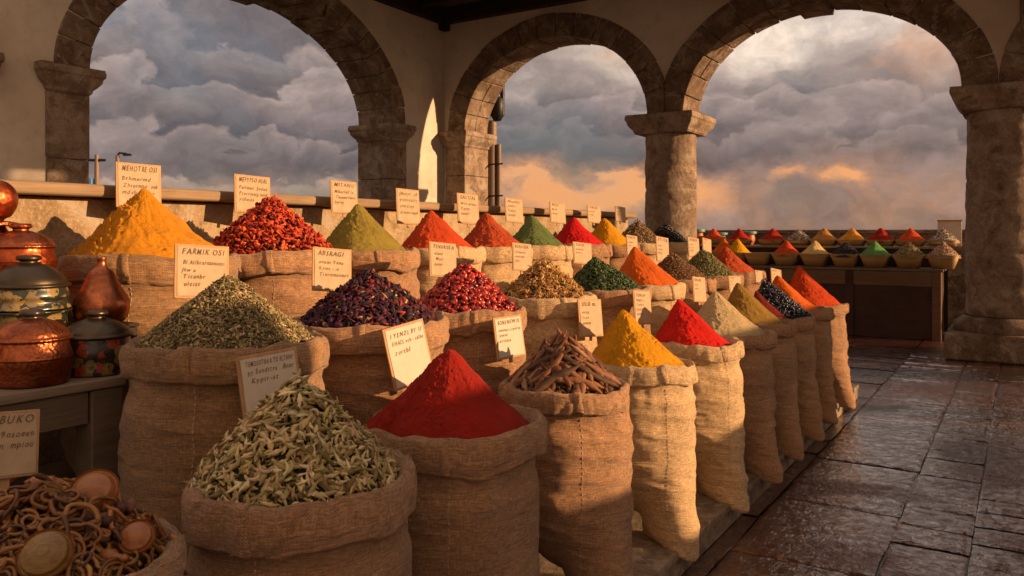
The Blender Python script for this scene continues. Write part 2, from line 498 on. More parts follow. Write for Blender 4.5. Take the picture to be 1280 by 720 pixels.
def mat_floor():
    m, g = new_mat('wet red brown stone')
    P = g.obj()
    geo = g.n('ShaderNodeNewGeometry').outputs['Random Per Island']
    x, y, z = g.sep(P)
    V = g.xyz(g.m('MULTIPLY', x, .8), g.m('MULTIPLY', y, 1.7), 0)
    n1 = g.noise(P, 1.5, 6, .6, .5)
    n2 = g.noise(g.xyz(g.m('MULTIPLY', x, 1.5), y, 0), 11, 4, .62, 1.6)
    n3 = g.noise(g.xyz(g.m('MULTIPLY', x, 50), g.m('MULTIPLY', y, 85), 0), 1, 6, .75, .8)
    pud = g.noise(P, .85, 4, .55, .6)
    c = g.ramp(n1, [(.28, (.050, .016, .010)), (.5, (.090, .029, .017)), (.72, (.130, .054, .034))])
    c = g.mix(g.m('MULTIPLY', geo, .5), c, (.06, .032, .027))
    c = g.mix(g.map(n3, .5, .72, 0, .5), c, (.03, .013, .010))
    wet = g.map(pud, .36, .50)
    rough = g.m('ADD', g.mix(wet, (.26, .26, .26), (.08, .08, .08)), g.m('MULTIPLY', g.map(n3, .35, .75), .22))
    h = g.m('ADD', g.m('MULTIPLY', n2, 1.0), g.m('MULTIPLY', n3, .07))
    st = g.map(wet, 0, 1, 1.0, .62)
    nb = g.n('ShaderNodeBump'); g.put(nb.inputs['Strength'], st); nb.inputs['Distance'].default_value = .03; g.put(nb.inputs['Height'], h)
    nc = g.n('ShaderNodeBump'); g.put(nc.inputs['Strength'], g.map(wet, 0, 1, 1.0, .45)); nc.inputs['Distance'].default_value = .022; g.put(nc.inputs['Height'], h)
    p = g.out(c, rough, nb.outputs[0], spec=.35, coat=g.map(wet, 0, 1, .45, 1.0), coat_rough=g.m('ADD', g.map(wet, 0, 1, .10, .03), g.m('MULTIPLY', g.map(n3, .5, .7), .10)))
    g.put(p.inputs['Coat Normal'], nc.outputs[0]); p.inputs['Coat IOR'].default_value = 2.6
    return m

M = {}
M['plaster'] = mat_plaster()
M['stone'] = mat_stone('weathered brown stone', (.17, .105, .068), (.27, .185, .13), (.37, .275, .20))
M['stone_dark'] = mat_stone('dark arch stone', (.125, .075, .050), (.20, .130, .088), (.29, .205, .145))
M['mortar'] = mat_plain('pale lime mortar', (.30, .24, .18), .95, spec=.1)
M['step'] = mat_stone('worn grey brown stone step', (.12, .085, .055), (.20, .150, .100), (.28, .215, .15), 1.4, .6, .01)
M['parapet'] = mat_stone('tan rendered wall', (.27, .18, .10), (.36, .25, .145), (.44, .32, .20), .7, .95, .012)
M['cap'] = mat_wood('weathered ledge wood', (.20, .125, .07), (.33, .22, .13), .7)
M['beam'] = mat_wood('dark old beam wood', (.018, .009, .006), (.035, .018, .012), .7)
M['ceil'] = mat_wood('smoky ceiling board', (.07, .04, .026), (.12, .075, .045), .8)
M['tabletop'] = mat_wood('grey worn table wood', (.17, .12, .085), (.30, .225, .165), .5)
M['tablewood'] = mat_wood('grey brown table wood', (.10, .07, .048), (.17, .12, .085), .6, axis=1)
M['redwood'] = mat_wood('dark red brown panel wood', (.035, .010, .008), (.055, .018, .014), .55, axis=0)
M['farwood'] = mat_wood('brown counter wood', (.10, .05, .025), (.17, .09, .045), .5, axis=0)
M['bowl'] = mat_wood('ochre wooden bowl', (.27, .15, .05), (.40, .235, .085), .5, axis=0, scale=.6)
M['floor'] = mat_floor()
M['grout'] = mat_plain('wet dark joint', (.018, .010, .008), .3)
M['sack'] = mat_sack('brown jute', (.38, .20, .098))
M['sack_sunlit'] = mat_sack('sunlit pale jute', (.60, .385, .205), .0075)  # paler jute copy, some sunlight put into its base colour
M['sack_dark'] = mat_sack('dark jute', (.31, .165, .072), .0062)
M['thread'] = mat_plain('seam thread', (.55, .40, .25), .9, spec=.1)
M['seam'] = mat_plain('dark seam cloth', (.22, .12, .06), .95, spec=.1, scale=90, bump=.4)
M['frame'] = mat_wood('tan sign board', (.38, .21, .10), (.52, .31, .16), .7, axis=2)
M['paper'] = mat_plain('cream paper card', (.50, .365, .235), .85, spec=.2, var=.45, scale=18)
M['paper_white'] = mat_plain('pale paper card', (.60, .51, .41), .85, spec=.2, var=.2, scale=14)
M['ink'] = mat_plain('brown ink', (.15, .085, .05), .8)
M['iron'] = mat_plain('black iron', (.02, .018, .018), .45, .6)
M['pipe'] = mat_plain('old brown pipe', (.20, .13, .09), .55, .1)
M['copper'] = mat_copper()
M['vase'] = mat_copper('smooth old copper', (.52, .17, .075), 9)
M['copper_red'] = mat_copper('red polished copper', (.56, .115, .040), 60)
M['knob'] = mat_plain('dark knob', (.03, .02, .016), .3)
M['enamel'] = mat_painted('dark green enamel', (.012, .015, .010), (.27, .18, .065), (.17, .12, .06), 24)
M['enamel_red'] = mat_painted('black enamel with red flowers', (.012, .010, .007), (.20, .13, .035), (.26, .030, .015), 26)
M['pewter'] = mat_plain('dark pewter lid', (.085, .062, .04), .38, .85, var=.6)
M['carved'] = mat_wood('amber polished carved wood', (.24, .075, .018), (.38, .135, .032), .28, axis=0, scale=2.2, coat=.35)
M['carved2'] = mat_wood('ochre polished carved wood', (.17, .085, .018), (.27, .145, .035), .30, axis=0, scale=2, coat=.3)
M['blue'] = mat_plain('blue painted metal', (.05, .22, .50), .5)
M['white'] = mat_plain('pale painted board', (.55, .47, .42), .7)
M['ground'] = mat_stone('dark wet ground', (.035, .028, .022), (.055, .045, .035), (.07, .06, .045), .3, .8, .05)
M['bits'] = mat_bits('dried spice')
M['bits_gloss'] = mat_bits('glossy dried fruit', .32, .5, .15)
M['root'] = mat_bits('polished root', .38, .4, 0, .3)
M['bits_bark'] = mat_bits('dark bark', .6, .2, 0, .6)
M['jar'] = mat_plain('orange clay jar', (.45, .12, .03), .5)
M['jar_green'] = mat_plain('green glazed jar', (.10, .16, .10), .4)
M['jar_lid'] = mat_plain('teal jar rim', (.13, .28, .26), .4)

# ------------------------------------------------------------------ setting: ground, floor
me = mesh_np('ground', [(-3000, -3000, -.06), (3000, -3000, -.06), (3000, 3000, -.06), (-3000, 3000, -.06)], [(0, 1, 2, 3)])
o = link('ground', me, M['ground']); o['kind'] = 'structure'

def make_floor():
    rng = np.random.RandomState(5)
    mb = MB()
    V = []; F = []
    xs = [-9.0, -7.8, -6.5, -5.2, -4.2, -3.1, -2.1, -1.25, -.58, -.22, .42, 1.0, 1.8, 2.7, 3.4]
    n0 = 0
    for xi in range(len(xs) - 1):
        x0, x1 = xs[xi], xs[xi + 1]
        y = -2.5 + rng.rand() * .6
        while y < 15.0:
            L = rng.choice([.28, .36, .45, .55, .7, .95]) * (1 + .15 * rng.randn() * .3)
            if y + L > 14.9: L = 15.2 - y
            vis = (x0 > -1.5 and y < 13.5 and y + L > 1.2)
            nx = max(6, int((x1 - x0) / .018)) if vis else 4; ny = max(4, int(L / (.018 if vis else .3)))
            gx = .0028; gy = .0028
            a = np.linspace(0, 1, nx); b = np.linspace(0, 1, ny)
            A, B = np.meshgrid(a, b, indexing='ij')
            skew = (rng.rand(2) - .5) * .035
            X = x0 + gx + (x1 - x0 - 2 * gx) * A + np.sin(B * 3) * .003
            X = X + .006 * vnoise(np.stack([B * L * 4, A * 0 + xi, B * 0 + y], -1), 8) * (A * 2 - 1)
            Y = y + gy + (L - 2 * gy) * B
            tx, ty = rng.randn(2) * .0036
            off = rng.randn() * .0022
            d = np.minimum(np.minimum(A * (x1 - x0), (1 - A) * (x1 - x0)), np.minimum(B * L, (1 - B) * L))
            PP = np.stack([X, Y, 0 * X], -1)
            edge = np.clip(d / .009 + .5 * vnoise(PP * 22, 3), 0, 1)
            Z = off + tx * (A - .5) + ty * (B - .5) + .0038 * fbm(PP * 3.1, 11, 4) + .0022 * fbm(PP * [9, 20, 1], 12, 4, .6) - .007 * (1 - edge) ** 2
            V.append(np.stack([X, Y, Z], -1).reshape(-1, 3))
            F.append(grid_faces(nx, ny)[:, ::-1] + n0)
            n0 += nx * ny
            y += L
    me = mesh_np('floor', np.concatenate(V), np.concatenate(F))
    o = link('floor', me, M['floor']); o['kind'] = 'structure'
    # face order check: normals up
    if me.polygons[0].normal.z < 0: me.flip_normals()
make_floor()
o = MB().box(-9.0, 3.4, -2.6, 15.3, -.05, -.011).build('floor_joints', M['grout']); o['kind'] = 'structure'

# ------------------------------------------------------------------ arcade walls
ZS, ZC = 3.47, 5.60     # springing, ceiling
WX = -9.05              # inner face of the left wall
WY = 11.85              # inner face of the far wall
TH = .70

def wall_with_arches(name, label, T, s0, s1, arches, ztop, piers):
    """T maps (s, depth, z) to world; arches = (centre, half, rise); wall stands from s0 to s1"""
    root = empty(name, T(s0, 0, 0))
    tag(root, label, 'wall')
    base = Vector(root.location)
    def TT(s, d, z):
        return tuple(Vector(T(s, d, z)) - base)
    mb = MB()
    RW = .40
    edges = [s0]
    for (c, a, r) in arches: edges += [c - a - RW * .5, c + a + RW * .5]
    edges.append(s1)
    for i in range(0, len(edges), 2):
        e0, e1 = edges[i], edges[i + 1]
        if e1 - e0 < .02: continue
        z0 = 0 if piers[i // 2] else ZS
        vs = [TT(s, d, z) for z in (z0, ztop) for d in (0, TH) for s in (e0, e1)]
        mb.add(vs, [(0, 1, 5, 4), (3, 2, 6, 7), (2, 0, 4, 6), (1, 3, 7, 5), (4, 5, 7, 6), (0, 2, 3, 1)])
    for (c, a, r) in arches:
        n = 40; A = a + RW * .5; Rr = r + RW * .5
        for d in (0, TH):
            vs = []
            for k in range(n + 1):
                t = PI * k / n
                s = c - A * math.cos(t)
                vs.append(TT(s, d, ZS + Rr * math.sin(t))); vs.append(TT(s, d, ztop))
            fs = [(2 * k, 2 * k + 2, 2 * k + 3, 2 * k + 1) for k in range(n)]
            if d: fs = [tuple(reversed(f)) for f in fs]
            mb.add(vs, fs)
    mb.build('plaster_face', M['plaster'], root)
    rnd = random.Random(len(label))
    lims = [s0] + [(arches[i][0] + arches[i][1] + arches[i + 1][0] - arches[i + 1][1]) / 2 for i in range(len(arches) - 1)] + [s1]
    for ai, (c, a, r) in enumerate(arches):
        mb = MB(); n = 19 if a > 2.2 else 15
        key = (n - 1) / 2
        ts = [0]
        ws = [1 + rnd.uniform(-.16, .16) for _ in range(n)]
        for w in ws: ts.append(ts[-1] + w)
        ts = [PI * t / ts[-1] for t in ts]
        for k in range(n):
            proud = .022 + rnd.uniform(-.010, .012); ex = rnd.uniform(-.012, .012)
            inn = 0.0 + rnd.uniform(-.012, .008)
            if k == int(key) and ai == len(arches) - 1 or (k == int(key) and a > 1.85 and a < 2): inn = -.07; proud = .05
            t0, t1 = ts[k] + .0035, ts[k + 1] - .0035
            sub = 5; lo, hi = lims[ai] + .003, lims[ai + 1] - .003
            for d0, d1 in ((-proud, TH * .46), (TH * .46 + .004, TH + proud)):
                ring = []
                j = rnd.uniform(-.008, .008)
                for q in range(sub + 1):
                    t = t0 + (t1 - t0) * q / sub
                    for (rr, dd) in ((inn + j, d0), (RW + ex, d0), (RW + ex, d1), (inn + j, d1)):
                        s = c - (a + rr) * math.cos(t); z = ZS + .002 + (r + rr) * math.sin(t)
                        s = min(max(s, lo), hi)
                        ring.append(TT(s, dd, z))
                fs = []
                for q in range(sub):
                    b = q * 4
                    for e in range(4):
                        fs.append((b + e, b + (e + 1) % 4, b + 4 + (e + 1) % 4, b + 4 + e))
                fs.append((3, 2, 1, 0)); b = sub * 4; fs.append((b, b + 1, b + 2, b + 3))
                mb.add(ring, fs)
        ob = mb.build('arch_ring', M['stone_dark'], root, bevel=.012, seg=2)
        ring = []; ns = 48
        for q in range(ns + 1):
            t = PI * q / ns
            for (rr, dd) in ((.022, .012), (RW - .02, .012), (RW - .02, TH - .012), (.022, TH - .012)):
                s_ = min(max(c - (a + rr) * math.cos(t), lims[ai] + .006), lims[ai + 1] - .006)
                ring.append(TT(s_, dd, ZS + .006 + (r + rr) * math.sin(t)))
        fs = [(q * 4 + e, q * 4 + (e + 1) % 4, q * 4 + 4 + (e + 1) % 4, q * 4 + 4 + e) for q in range(ns) for e in range(4)]
        mo = MB().add(ring, fs).build('mortar', M['mortar'], ob)
    return root

def capital_profile():
    # (offset, z from top downwards)
    return [(.14, 0), (.155, -.03), (.155, -.085), (.135, -.10), (.125, -.15), (.09, -.20), (.055, -.235), (.05, -.27), (.02, -.295)]
def square_capital(mb, T, s0, s1, d0, d1, ztop):
    prof = capital_profile(); vs = []
    for (o_, z) in prof:
        vs += [T(s0 - o_, d0 - o_, ztop + z), T(s1 + o_, d0 - o_, ztop + z), T(s1 + o_, d1 + o_, ztop + z), T(s0 - o_, d1 + o_, ztop + z)]
    fs = []
    for i in range(len(prof) - 1):
        for k in range(4):
            fs.append((i * 4 + k, i * 4 + (k + 1) % 4, (i + 1) * 4 + (k + 1) % 4, (i + 1) * 4 + k))
    fs.append((0, 1, 2, 3)); b = (len(prof) - 1) * 4; fs.append((b + 3, b + 2, b + 1, b))
    mb.add(vs, fs)

TF = lambda s, d, z: (s, WY + d, z)                 # far wall
TL = lambda s, d, z: (WX - d, s, z)                 # left wall
far_wall = wall_with_arches('arcade_wall', 'far plaster arcade wall with round stone arches between columns', TF, WX - TH, 4.6,
    [(-6.78, 1.77, 1.47), (-2.53, 1.88, 1.45), (2.10, 1.95, 1.45)], ZC + .5, [True, False, False, True])
left_wall = wall_with_arches('arcade_wall', 'left plaster arcade wall with wide stone arches on square piers', TL, -3.0, WY - .003,
    [(1.0, 2.6, 1.62), (7.74, 2.60, 1.62)], ZC + .5, [True, True, True])

def pier(parent, T, s0, s1, d0=-.03, d1=None):
    d1 = TH + .03 if d1 is None else d1
    base = Vector(parent.location)
    TT = lambda s, d, z: tuple(Vector(T(s, d, z)) - base)
    mb = MB(); z = 0; rnd = random.Random(int(s0 * 100))
    while z < ZS - .32:
        h = min(rnd.uniform(.5, .75), ZS - .29 - z)
        if ZS - .29 - z - h < .25: h = ZS - .29 - z
        j = rnd.uniform(-.006, .006)
        vs = [TT(s, d, zz) for zz in (z + .003, z + h - .003) for (s, d) in ((s0 + j, d0 + j), (s1 - j, d0 + j), (s1 - j, d1), (s0 + j, d1))]
        mb.add(vs, [(3, 2, 1, 0), (4, 5, 6, 7), (0, 1, 5, 4), (1, 2, 6, 5), (2, 3, 7, 6), (3, 0, 4, 7)])
        z += h
    mb.build('stone_pier', M['stone'], parent, bevel=.014)
    mb = MB(); square_capital(mb, TT, s0 + .03, s1 - .03, d0 + .02, d1 - .03, ZS)
    mb.build('capital', M['stone'], parent, bevel=.010)
pier(left_wall, TL, 4.66, 5.14)
pier(left_wall, TL, 10.34, 10.74)
pier(left_wall, TL, 3.6, 4.05)
pier(far_wall, TF, WX + .06, -8.55)

def rough_lathe(name, prof, mat, parent, seed, amp=.008, n=64):
    zs = np.array([p[1] for p in prof]); rs = np.array([p[0] for p in prof])
    th = np.linspace(0, 2 * PI, n, endpoint=False)
    A = np.broadcast_to(th, (len(prof), n)); Rr = rs[:, None] * np.ones(n); Z = zs[:, None] * np.ones(n)
    P = np.stack([Rr * np.cos(A), Rr * np.sin(A), Z], -1)
    d = amp * fbm(P * 4.5, seed, 5, .6)
    Rr = Rr + d
    V = np.stack([Rr * np.cos(A), Rr * np.sin(A), Z], -1)
    return link(name, mesh_np(name, V.reshape(-1, 3), grid_faces(len(prof), n, True)), mat, parent)

def column(x, y, r, label, base_half=.66):
    root = empty('stone_column', (x, y, 0)); tag(root, label, 'column', 'round stone columns of the arcade')
    mb = MB(); mb.box(-base_half, base_half, -base_half, base_half, 0, .34)
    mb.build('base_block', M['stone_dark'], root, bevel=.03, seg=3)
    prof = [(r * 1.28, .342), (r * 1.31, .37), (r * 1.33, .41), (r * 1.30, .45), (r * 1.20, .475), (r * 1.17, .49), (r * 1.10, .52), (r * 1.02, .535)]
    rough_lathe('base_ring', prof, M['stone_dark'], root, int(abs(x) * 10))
    zs = [.537]; top = ZS - .29
    joints = [.537, 1.35, 2.3, top]
    pf = []
    for a, b in zip(joints[:-1], joints[1:]):
        m_ = max(8, int((b - a) / .035))
        for k in range(m_ + 1):
            z = a + .004 + (b - a - .008) * k / m_
            e = min(z - a, b - z)
            rr = r * (1 - .02 * z / top) - (.012 if k in (0, m_) else 0)
            pf.append((rr, z))
    rough_lathe('shaft', pf, M['stone'], root, int(abs(x) * 10) + 3, .010, 72)
    mb = MB(); h = r - .005
    square_capital(mb, lambda s, d, z: (s, d, z), -h, h, -h, h, ZS)
    mb.build('capital', M['stone'], root, bevel=.012)
    return root
column(-4.75, 12.2, .41, 'slim round stone column between the two arches in the middle of the far wall', .55)
column(-.17, 12.2, .46, 'thick round stone column on a square block at the right edge beside the wet floor')
# rough masonry above the right column, with its iron bracket
mb = MB()
rnd = random.Random(3); z = ZS + .4
while z < ZC:
    h = rnd.uniform(.3, .42)
    mb.box(-.02, .34, -.03, TH * .5, z + .004, min(z + h, ZC) - .004)
    z += h
o = mb.build('quoin_stones', M['stone'], far_wall, bevel=.02)
o.location = Vector((0, WY, 0)) - Vector(far_wall.location)
o = MB().tube([(.10, WY - .12, 4.35), (.10, WY - .12, 4.95)], .045, 12).tube([(.10, WY - .12, 4.5), (.10, WY + .0, 4.5)], .02, 8).box(.02, .18, WY - .17, WY - .07, 4.32, 4.36).build('iron_bracket', M['iron'], smooth=True)
tag(o, 'black iron bracket fixed high on the masonry above the right column', 'bracket')

# ceiling of boards on dark beams
root = empty('ceiling', (0, 0, ZC)); root['kind'] = 'structure'
MB().box(WX, 3.2, 4.2, WY, .14, .18).build('boards', M['ceil'], root)
for k in range(18):
    y = -2.2 + k * .82
    if 4.2 < y < WY - .3:
        MB().box(WX + .16, 3.2, y, y + .13, -.02, .139).build('rafter', M['beam'], root, bevel=.01)
MB().box(WX - .02, WX + .15, 4.2, WY - .16, -.14, .137).build('beam', M['beam'], root, bevel=.012)
MB().box(WX - .02, 3.2, WY - .155, WY + .0, -.14, .137).build('beam', M['beam'], root, bevel=.012)
MB().box(WX + .02, WX + .17, WY - .19, WY - .02, -.27, -.143).build('beam_corbel', M['beam'], root, bevel=.02)
# right-hand side of the hall (outside the photograph): stepped wall added to block the sun, columns under the eaves
root = empty('shade_wall', (3.4, 0, 0)); tag(root, 'unseen stepped wall added on the right side to shade the sacks', 'wall')
for (y0, y1, h) in ((-1.2, 3.7, 2.95), (3.7, 4.35, 2.5), (4.35, 4.85, 1.95), (4.85, 6.0, 1.55), (6.0, 6.4, 1.9), (6.4, 9.0, 2.40)):
    MB().box(0, .3, y0 + .002, y1 - .002, 0, h).build('shade_wall_block', M['plaster'], root, bevel=.03)
MB().box(-.05, .35, -1.2, 9.9, ZC - .1, ZC + .14).build('eaves_beam', M['beam'], root)
for y in (-1.5, 9.6):
    MB().lathe([(.26, 0), (.24, 1.5), (.22, ZC - .11)], 32, (.15, y, 0)).build('post', M['stone'], root, smooth=True)

# drain pipes outside the second arch
root = empty('drain_pipe', (-8.53, 12.68, 0)); tag(root, 'brown drain pipe with a black hopper outside the middle arch', 'pipe')
MB().lathe([(.09, 0), (.09, 3.75)], 20).build('pipe', M['pipe'], root, smooth=True)
MB().lathe([(.045, 0), (.045, 3.3)], 16, (.135, .03, 0)).build('pipe', M['pipe'], root, smooth=True)
MB().lathe([(.07, 3.75), (.13, 3.85), (.14, 4.15), (.10, 4.2)], 16, (.1, .03, 0)).tube([(.2, .05, 3.85), (.2, .05, 4.6)], .045, 12).build('hopper', M['iron'], root, smooth=True)
for z in (2.3, 2.9): MB().box(-.1, .3, -.09, -.075, z, z + .03).build('strap', M['iron'], root)
# masts outside the left arch
for (px, py, Dm, lab) in ((121, 192, 42, 'tall thin mast with a crossarm and blue box seen through the left arch'), (147, 193, 46, 'short street lamp peeping over the card behind the turmeric')):
    u = (px - 640) / 1000
    x = Dm * (FX + u * RX); y = Dm * (FY + u * RY); H = z_at(py, Dm)
    root = empty('mast' if px == 121 else 'street_lamp', (x, y, -.06), YAW); tag(root, lab, 'mast' if px == 121 else 'street lamp')
    MB().lathe([(.16, 0), (.13, H * .7), (.10, H)], 12).build('pole', M['pipe'], root, smooth=True)
    if px == 121:
        MB().box(-.45, .45, -.06, .06, H - .35, H - .22).build('crossarm', M['iron'], root)
        MB().box(-.65, -.15, -.25, .1, H - 2.1, H - 1.25).build('box', M['blue'], root, bevel=.05)
    else:
        MB().tube([(0, 0, H), (.1, 0, H + .15), (.5, 0, H + .1)], .06, 8).add([], []).box(.35, .75, -.12, .12, H - .02, H + .1).build('lamp_head', M['iron'], root)

# ------------------------------------------------------------------ the stone stand and the ledge wall
XF, XM, XB = -1.60, -2.17, -3.0
ZF, ZM, ZB = .14, .40, .65
root = empty('stone_step', (-1.33, 0, 0)); tag(root, 'long low stone step under the front row of sacks', 'step')
y = -1.0; rnd = random.Random(9)
while y < 8.35:
    L = min(rnd.uniform(1.1, 1.7), 8.35 - y)
    MB().box(-2.3, -.012, y + .002, y + L - .002, 0, ZF - .05).build('riser_stone', M['step'], root, bevel=.006)
    MB().box(-2.3, .0, y + .002, y + L - .002, ZF - .046, ZF).build('slab', M['step'], root, bevel=.010, seg=3)
    y += L
root = empty('wooden_platform', (-1.86, 1.26, 0)); tag(root, 'stepped wooden platform carrying the middle and back rows of sacks', 'platform')
MB().box(-.92, 0, 0, 7.1, ZF + .003, ZM).build('lower_deck', M['tablewood'], root, bevel=.008)
MB().box(-1.53, -.80, .36, 7.1, ZM + .003, ZB).build('upper_deck', M['tablewood'], root, bevel=.008)
root = empty('ledge_wall', (-3.42, 0, 0)); tag(root, 'low tan wall with a wooden ledge running behind the back row', 'wall')
MB().box(-.22, 0, -1.5, 7.6, 0, 1.755).build('wall_face', M['parapet'], root, bevel=.01)
MB().box(-.30, .075, -1.5, 7.65, 1.758, 1.812).build('ledge', M['cap'], root, bevel=.016, seg=3)

# ------------------------------------------------------------------ sacks
class Sack:
    """shape of one sack, kept so that its cuff, seam and threads follow the same surface"""
    def __init__(s, R, H, seed, ear=None, folds=1.0, cuff=.10, rim_wave=.010, squash=1.0):
        s.R, s.H, s.seed, s.ear, s.folds, s.cuff, s.wave, s.sq = R, H, seed, ear, folds, cuff, rim_wave, squash
    def body(s, th, t):
        R, H = s.R, s.H
        c, sn = np.cos(th), np.sin(th)
        z = H * t
        P = np.stack([c * 1.3, sn * 1.3, z * 1.0 + 0 * c], -1)
        r = R * (.985 + .045 * np.sin(PI * np.clip(t, 0, 1) ** .8))
        r = r - R * .05 * np.exp(-((t - (1 - (s.cuff + .03) / H)) / .05) ** 2)
        r = r * (1 + .045 * fbm(P * [1, 1, 2.0], s.seed, 3))
        # folds lying round the sack
        f = vnoise(np.stack([c * 1.1 + 3, sn * 1.1, z * 13 + c * .8], -1), s.seed + 9)
        f2 = vnoise(np.stack([c * 2.6, sn * 2.6 + 5, z * 30 + sn * 1.5], -1), s.seed + 19)
        env = np.clip((1 - t) * 6, 0, 1)
        r = r + s.folds * env * (.0075 * (1 - np.abs(f) * 2) + .0050 * (1 - np.abs(f2) * 2)) * (R / .28)
        # vertical gathers under the cuff
        gz = np.exp(-((t - (1 - (s.cuff + .02) / H)) / .08) ** 2)
        r = r + .005 * gz * vnoise(np.stack([c * 7, sn * 7, z * 3], -1), s.seed + 5)
        low = np.clip(1 - t / .34, 0, 1)
        if s.ear is not None:
            low = np.clip(1 - t / .52, 0, 1)
            e = np.clip(np.cos(th - s.ear), 0, 1) ** 4
            r = r * (1 - low ** 1.6 * (1 - e) * .82) * (1 + .34 * low ** 1.5 * e)
            z = z - .055 * low ** 2.2 * e + .11 * low ** 2.0 * (1 - e)
        else:
            r = r * (1 - .18 * low ** 2.5)
        return r, z
    def rim(s, th):
        c, sn = np.cos(th), np.sin(th)
        r = s.R * (1.0 + .035 * vnoise(np.stack([c * 1.4, sn * 1.4, 0 * c + s.seed], -1), s.seed))
        z = s.H + s.wave * fbm(np.stack([c * 1.7, sn * 1.7, 0 * c + 4.4], -1), s.seed + 2, 3) * 1.5
        return r, z

def cuff_surface(S, th, q):
    """q in 0..1 along the folded lip, from inside to the tucked outer edge"""
    r0, z0 = S.rim(th)
    k = S.cuff / .10
    pts = np.array([(-.058, -.10), (-.045, -.06), (-.034, -.022), (-.018, .001), (-.002, .007), (.011, -.004), (.017, -.030), (.018, -.062), (.014, -.088), (.002, -.097), (-.020, -.094)])
    pts = pts * [.75 + .25 * k, k]
    u = q * (len(pts) - 1); i = np.clip(np.floor(u).astype(int), 0, len(pts) - 2); f = (u - i)
    f = f * f * (3 - 2 * f) * .4 + f * .6
    dr = pts[i, 0] * (1 - f) + pts[i + 1, 0] * f
    dz_ = pts[i, 1] * (1 - f) + pts[i + 1, 1] * f
    c, sn = np.cos(th), np.sin(th)
    fat = 1 + .30 * vnoise(np.stack([c * 2.1, sn * 2.1, q * .8], -1), S.seed + 31)
    tall = 1 + .10 * vnoise(np.stack([c * 1.6 + 7, sn * 1.6, 0 * q], -1), S.seed + 33)
    r = r0 + dr * fat + .009 * vnoise(np.stack([c * 5, sn * 5, q * 4], -1), S.seed + 35) - .007 * (1 - np.abs(vnoise(np.stack([c * 4 + q, sn * 4, q * 2.5 + c], -1), S.seed + 41))) ** 5 + .0035 * vnoise(np.stack([c * 26, sn * 26, q * 7], -1), S.seed + 36)
    z = z0 + dz_ * tall + .0075 * vnoise(np.stack([c * 5 + 2, sn * 5, q * 2], -1), S.seed + 37)
    return r, z

def make_sack(x, y, zb, R, H, label, mat, seed, ear=None, folds=1., cuff=.10, detail=1., seam=-1.0, wave=.010, thread=True):
    S = Sack(R, H, seed, ear, folds, cuff, wave)
    root = empty('spice_sack', (x, y, zb)); tag(root, label, 'sack', 'open burlap sacks of spices')
    nth = int(150 * detail) // 2 * 2; nz = int(110 * detail)
    t = np.linspace(0, 1 - .02 / H, nz)[:, None] * np.ones(nth + 1)
    th = (np.linspace(0, 2 * PI, nth + 1)[None, :]) * np.ones((nz, 1))
    r, z = S.body(th, t)
    V = np.stack([r * np.cos(th), r * np.sin(th), z], -1)
    V[0, :, :2] *= .97
    V = np.concatenate([V[:1] * [0.05, 0.05, 1], V], 0)
    uv = np.stack([th * R, z], -1); uv = np.concatenate([uv[:1] - [0, .1], uv], 0)
    me = mesh_np('sack_cloth', V.reshape(-1, 3), grid_faces(nz + 1, nth + 1), uv=uv.reshape(-1, 2))
    link('sack_cloth', me, mat, root)
    nq = int(40 * max(detail, .5))
    q = np.linspace(0, 1, nq)[:, None] * np.ones(nth + 1); th2 = (np.linspace(0, 2 * PI, nth + 1)[None, :]) * np.ones((nq, 1))
    r, z = cuff_surface(S, th2, q)
    V = np.stack([r * np.cos(th2), r * np.sin(th2), z], -1)
    uv = np.stack([th2 * R, 3.7 + q * .26], -1)
    me = mesh_np('rolled_cuff', V.reshape(-1, 3), grid_faces(nq, nth + 1), uv=uv.reshape(-1, 2))
    link('rolled_cuff', me, mat, root)
    if detail > .5:
        # the overlapping end of the cuff and the thread below it
        w = .030 / R
        nn = 12; q = np.linspace(.30, .98, 26)[:, None] * np.ones(nn); th2 = seam + np.linspace(-w / 2, w / 2, nn)[None, :] * np.ones((26, 1)) + .02 * np.sin(q * 9)
        r, z = cuff_surface(S, th2, q)
        bulge = .0075 * np.sin(np.linspace(0, PI, nn))[None, :] ** .5
        r = r + bulge * 1.0
        V = np.stack([r * np.cos(th2), r * np.sin(th2), z + .003], -1)
        me = mesh_np('seam_flap', V.reshape(-1, 3), grid_faces(26, nn), uv=np.stack([th2 * R, 1.7 + q * .26], -1).reshape(-1, 2))
        link('seam_flap', me, mat, root)
        if thread:
            tt = np.linspace(.10, 1 - (cuff + .01) / H, 70)
            a = np.full(70, seam + .05) + .008 * np.sin(tt * 40)
            r, z = S.body(a, tt)
            pts = [((r[i] + .0012) * math.cos(a[i]), (r[i] + .0012) * math.sin(a[i]), z[i]) for i in range(70)]
            mb = MB()
            for i in range(0, 69, 2): mb.tube([pts[i], pts[i + 1]], .0016, 5)
            mb.build('stitching', M['thread'], root, smooth=True)
        # frayed fibres on the lip
        rng = np.random.RandomState(seed); mb = MB()
        for k in range(int(150 * detail)):
            a = rng.rand() * 2 * PI; qq = rng.uniform(.3, .95)
            r, z = cuff_surface(S, np.array([a]), np.array([qq])); r = r[0]; z = z[0]
            p = Vector((r * math.cos(a), r * math.sin(a), z)); n = Vector((math.cos(a), math.sin(a), rng.uniform(-.3, 1.0))).normalized()
            tg = Vector((-math.sin(a), math.cos(a), rng.uniform(-.6, .6)))
            L = rng.uniform(.004, .014)
            mb.tube([p - n * .002, p + n * L * .5 + tg * L * rng.uniform(-.4, .4), p + n * L * .8 + tg * L * rng.uniform(-1, 1)], [.0006, .0005, .0003], 3)
        o = mb.build('loose_fibres', M['thread'], root); o['kind'] = 'stuff'
    return S, root

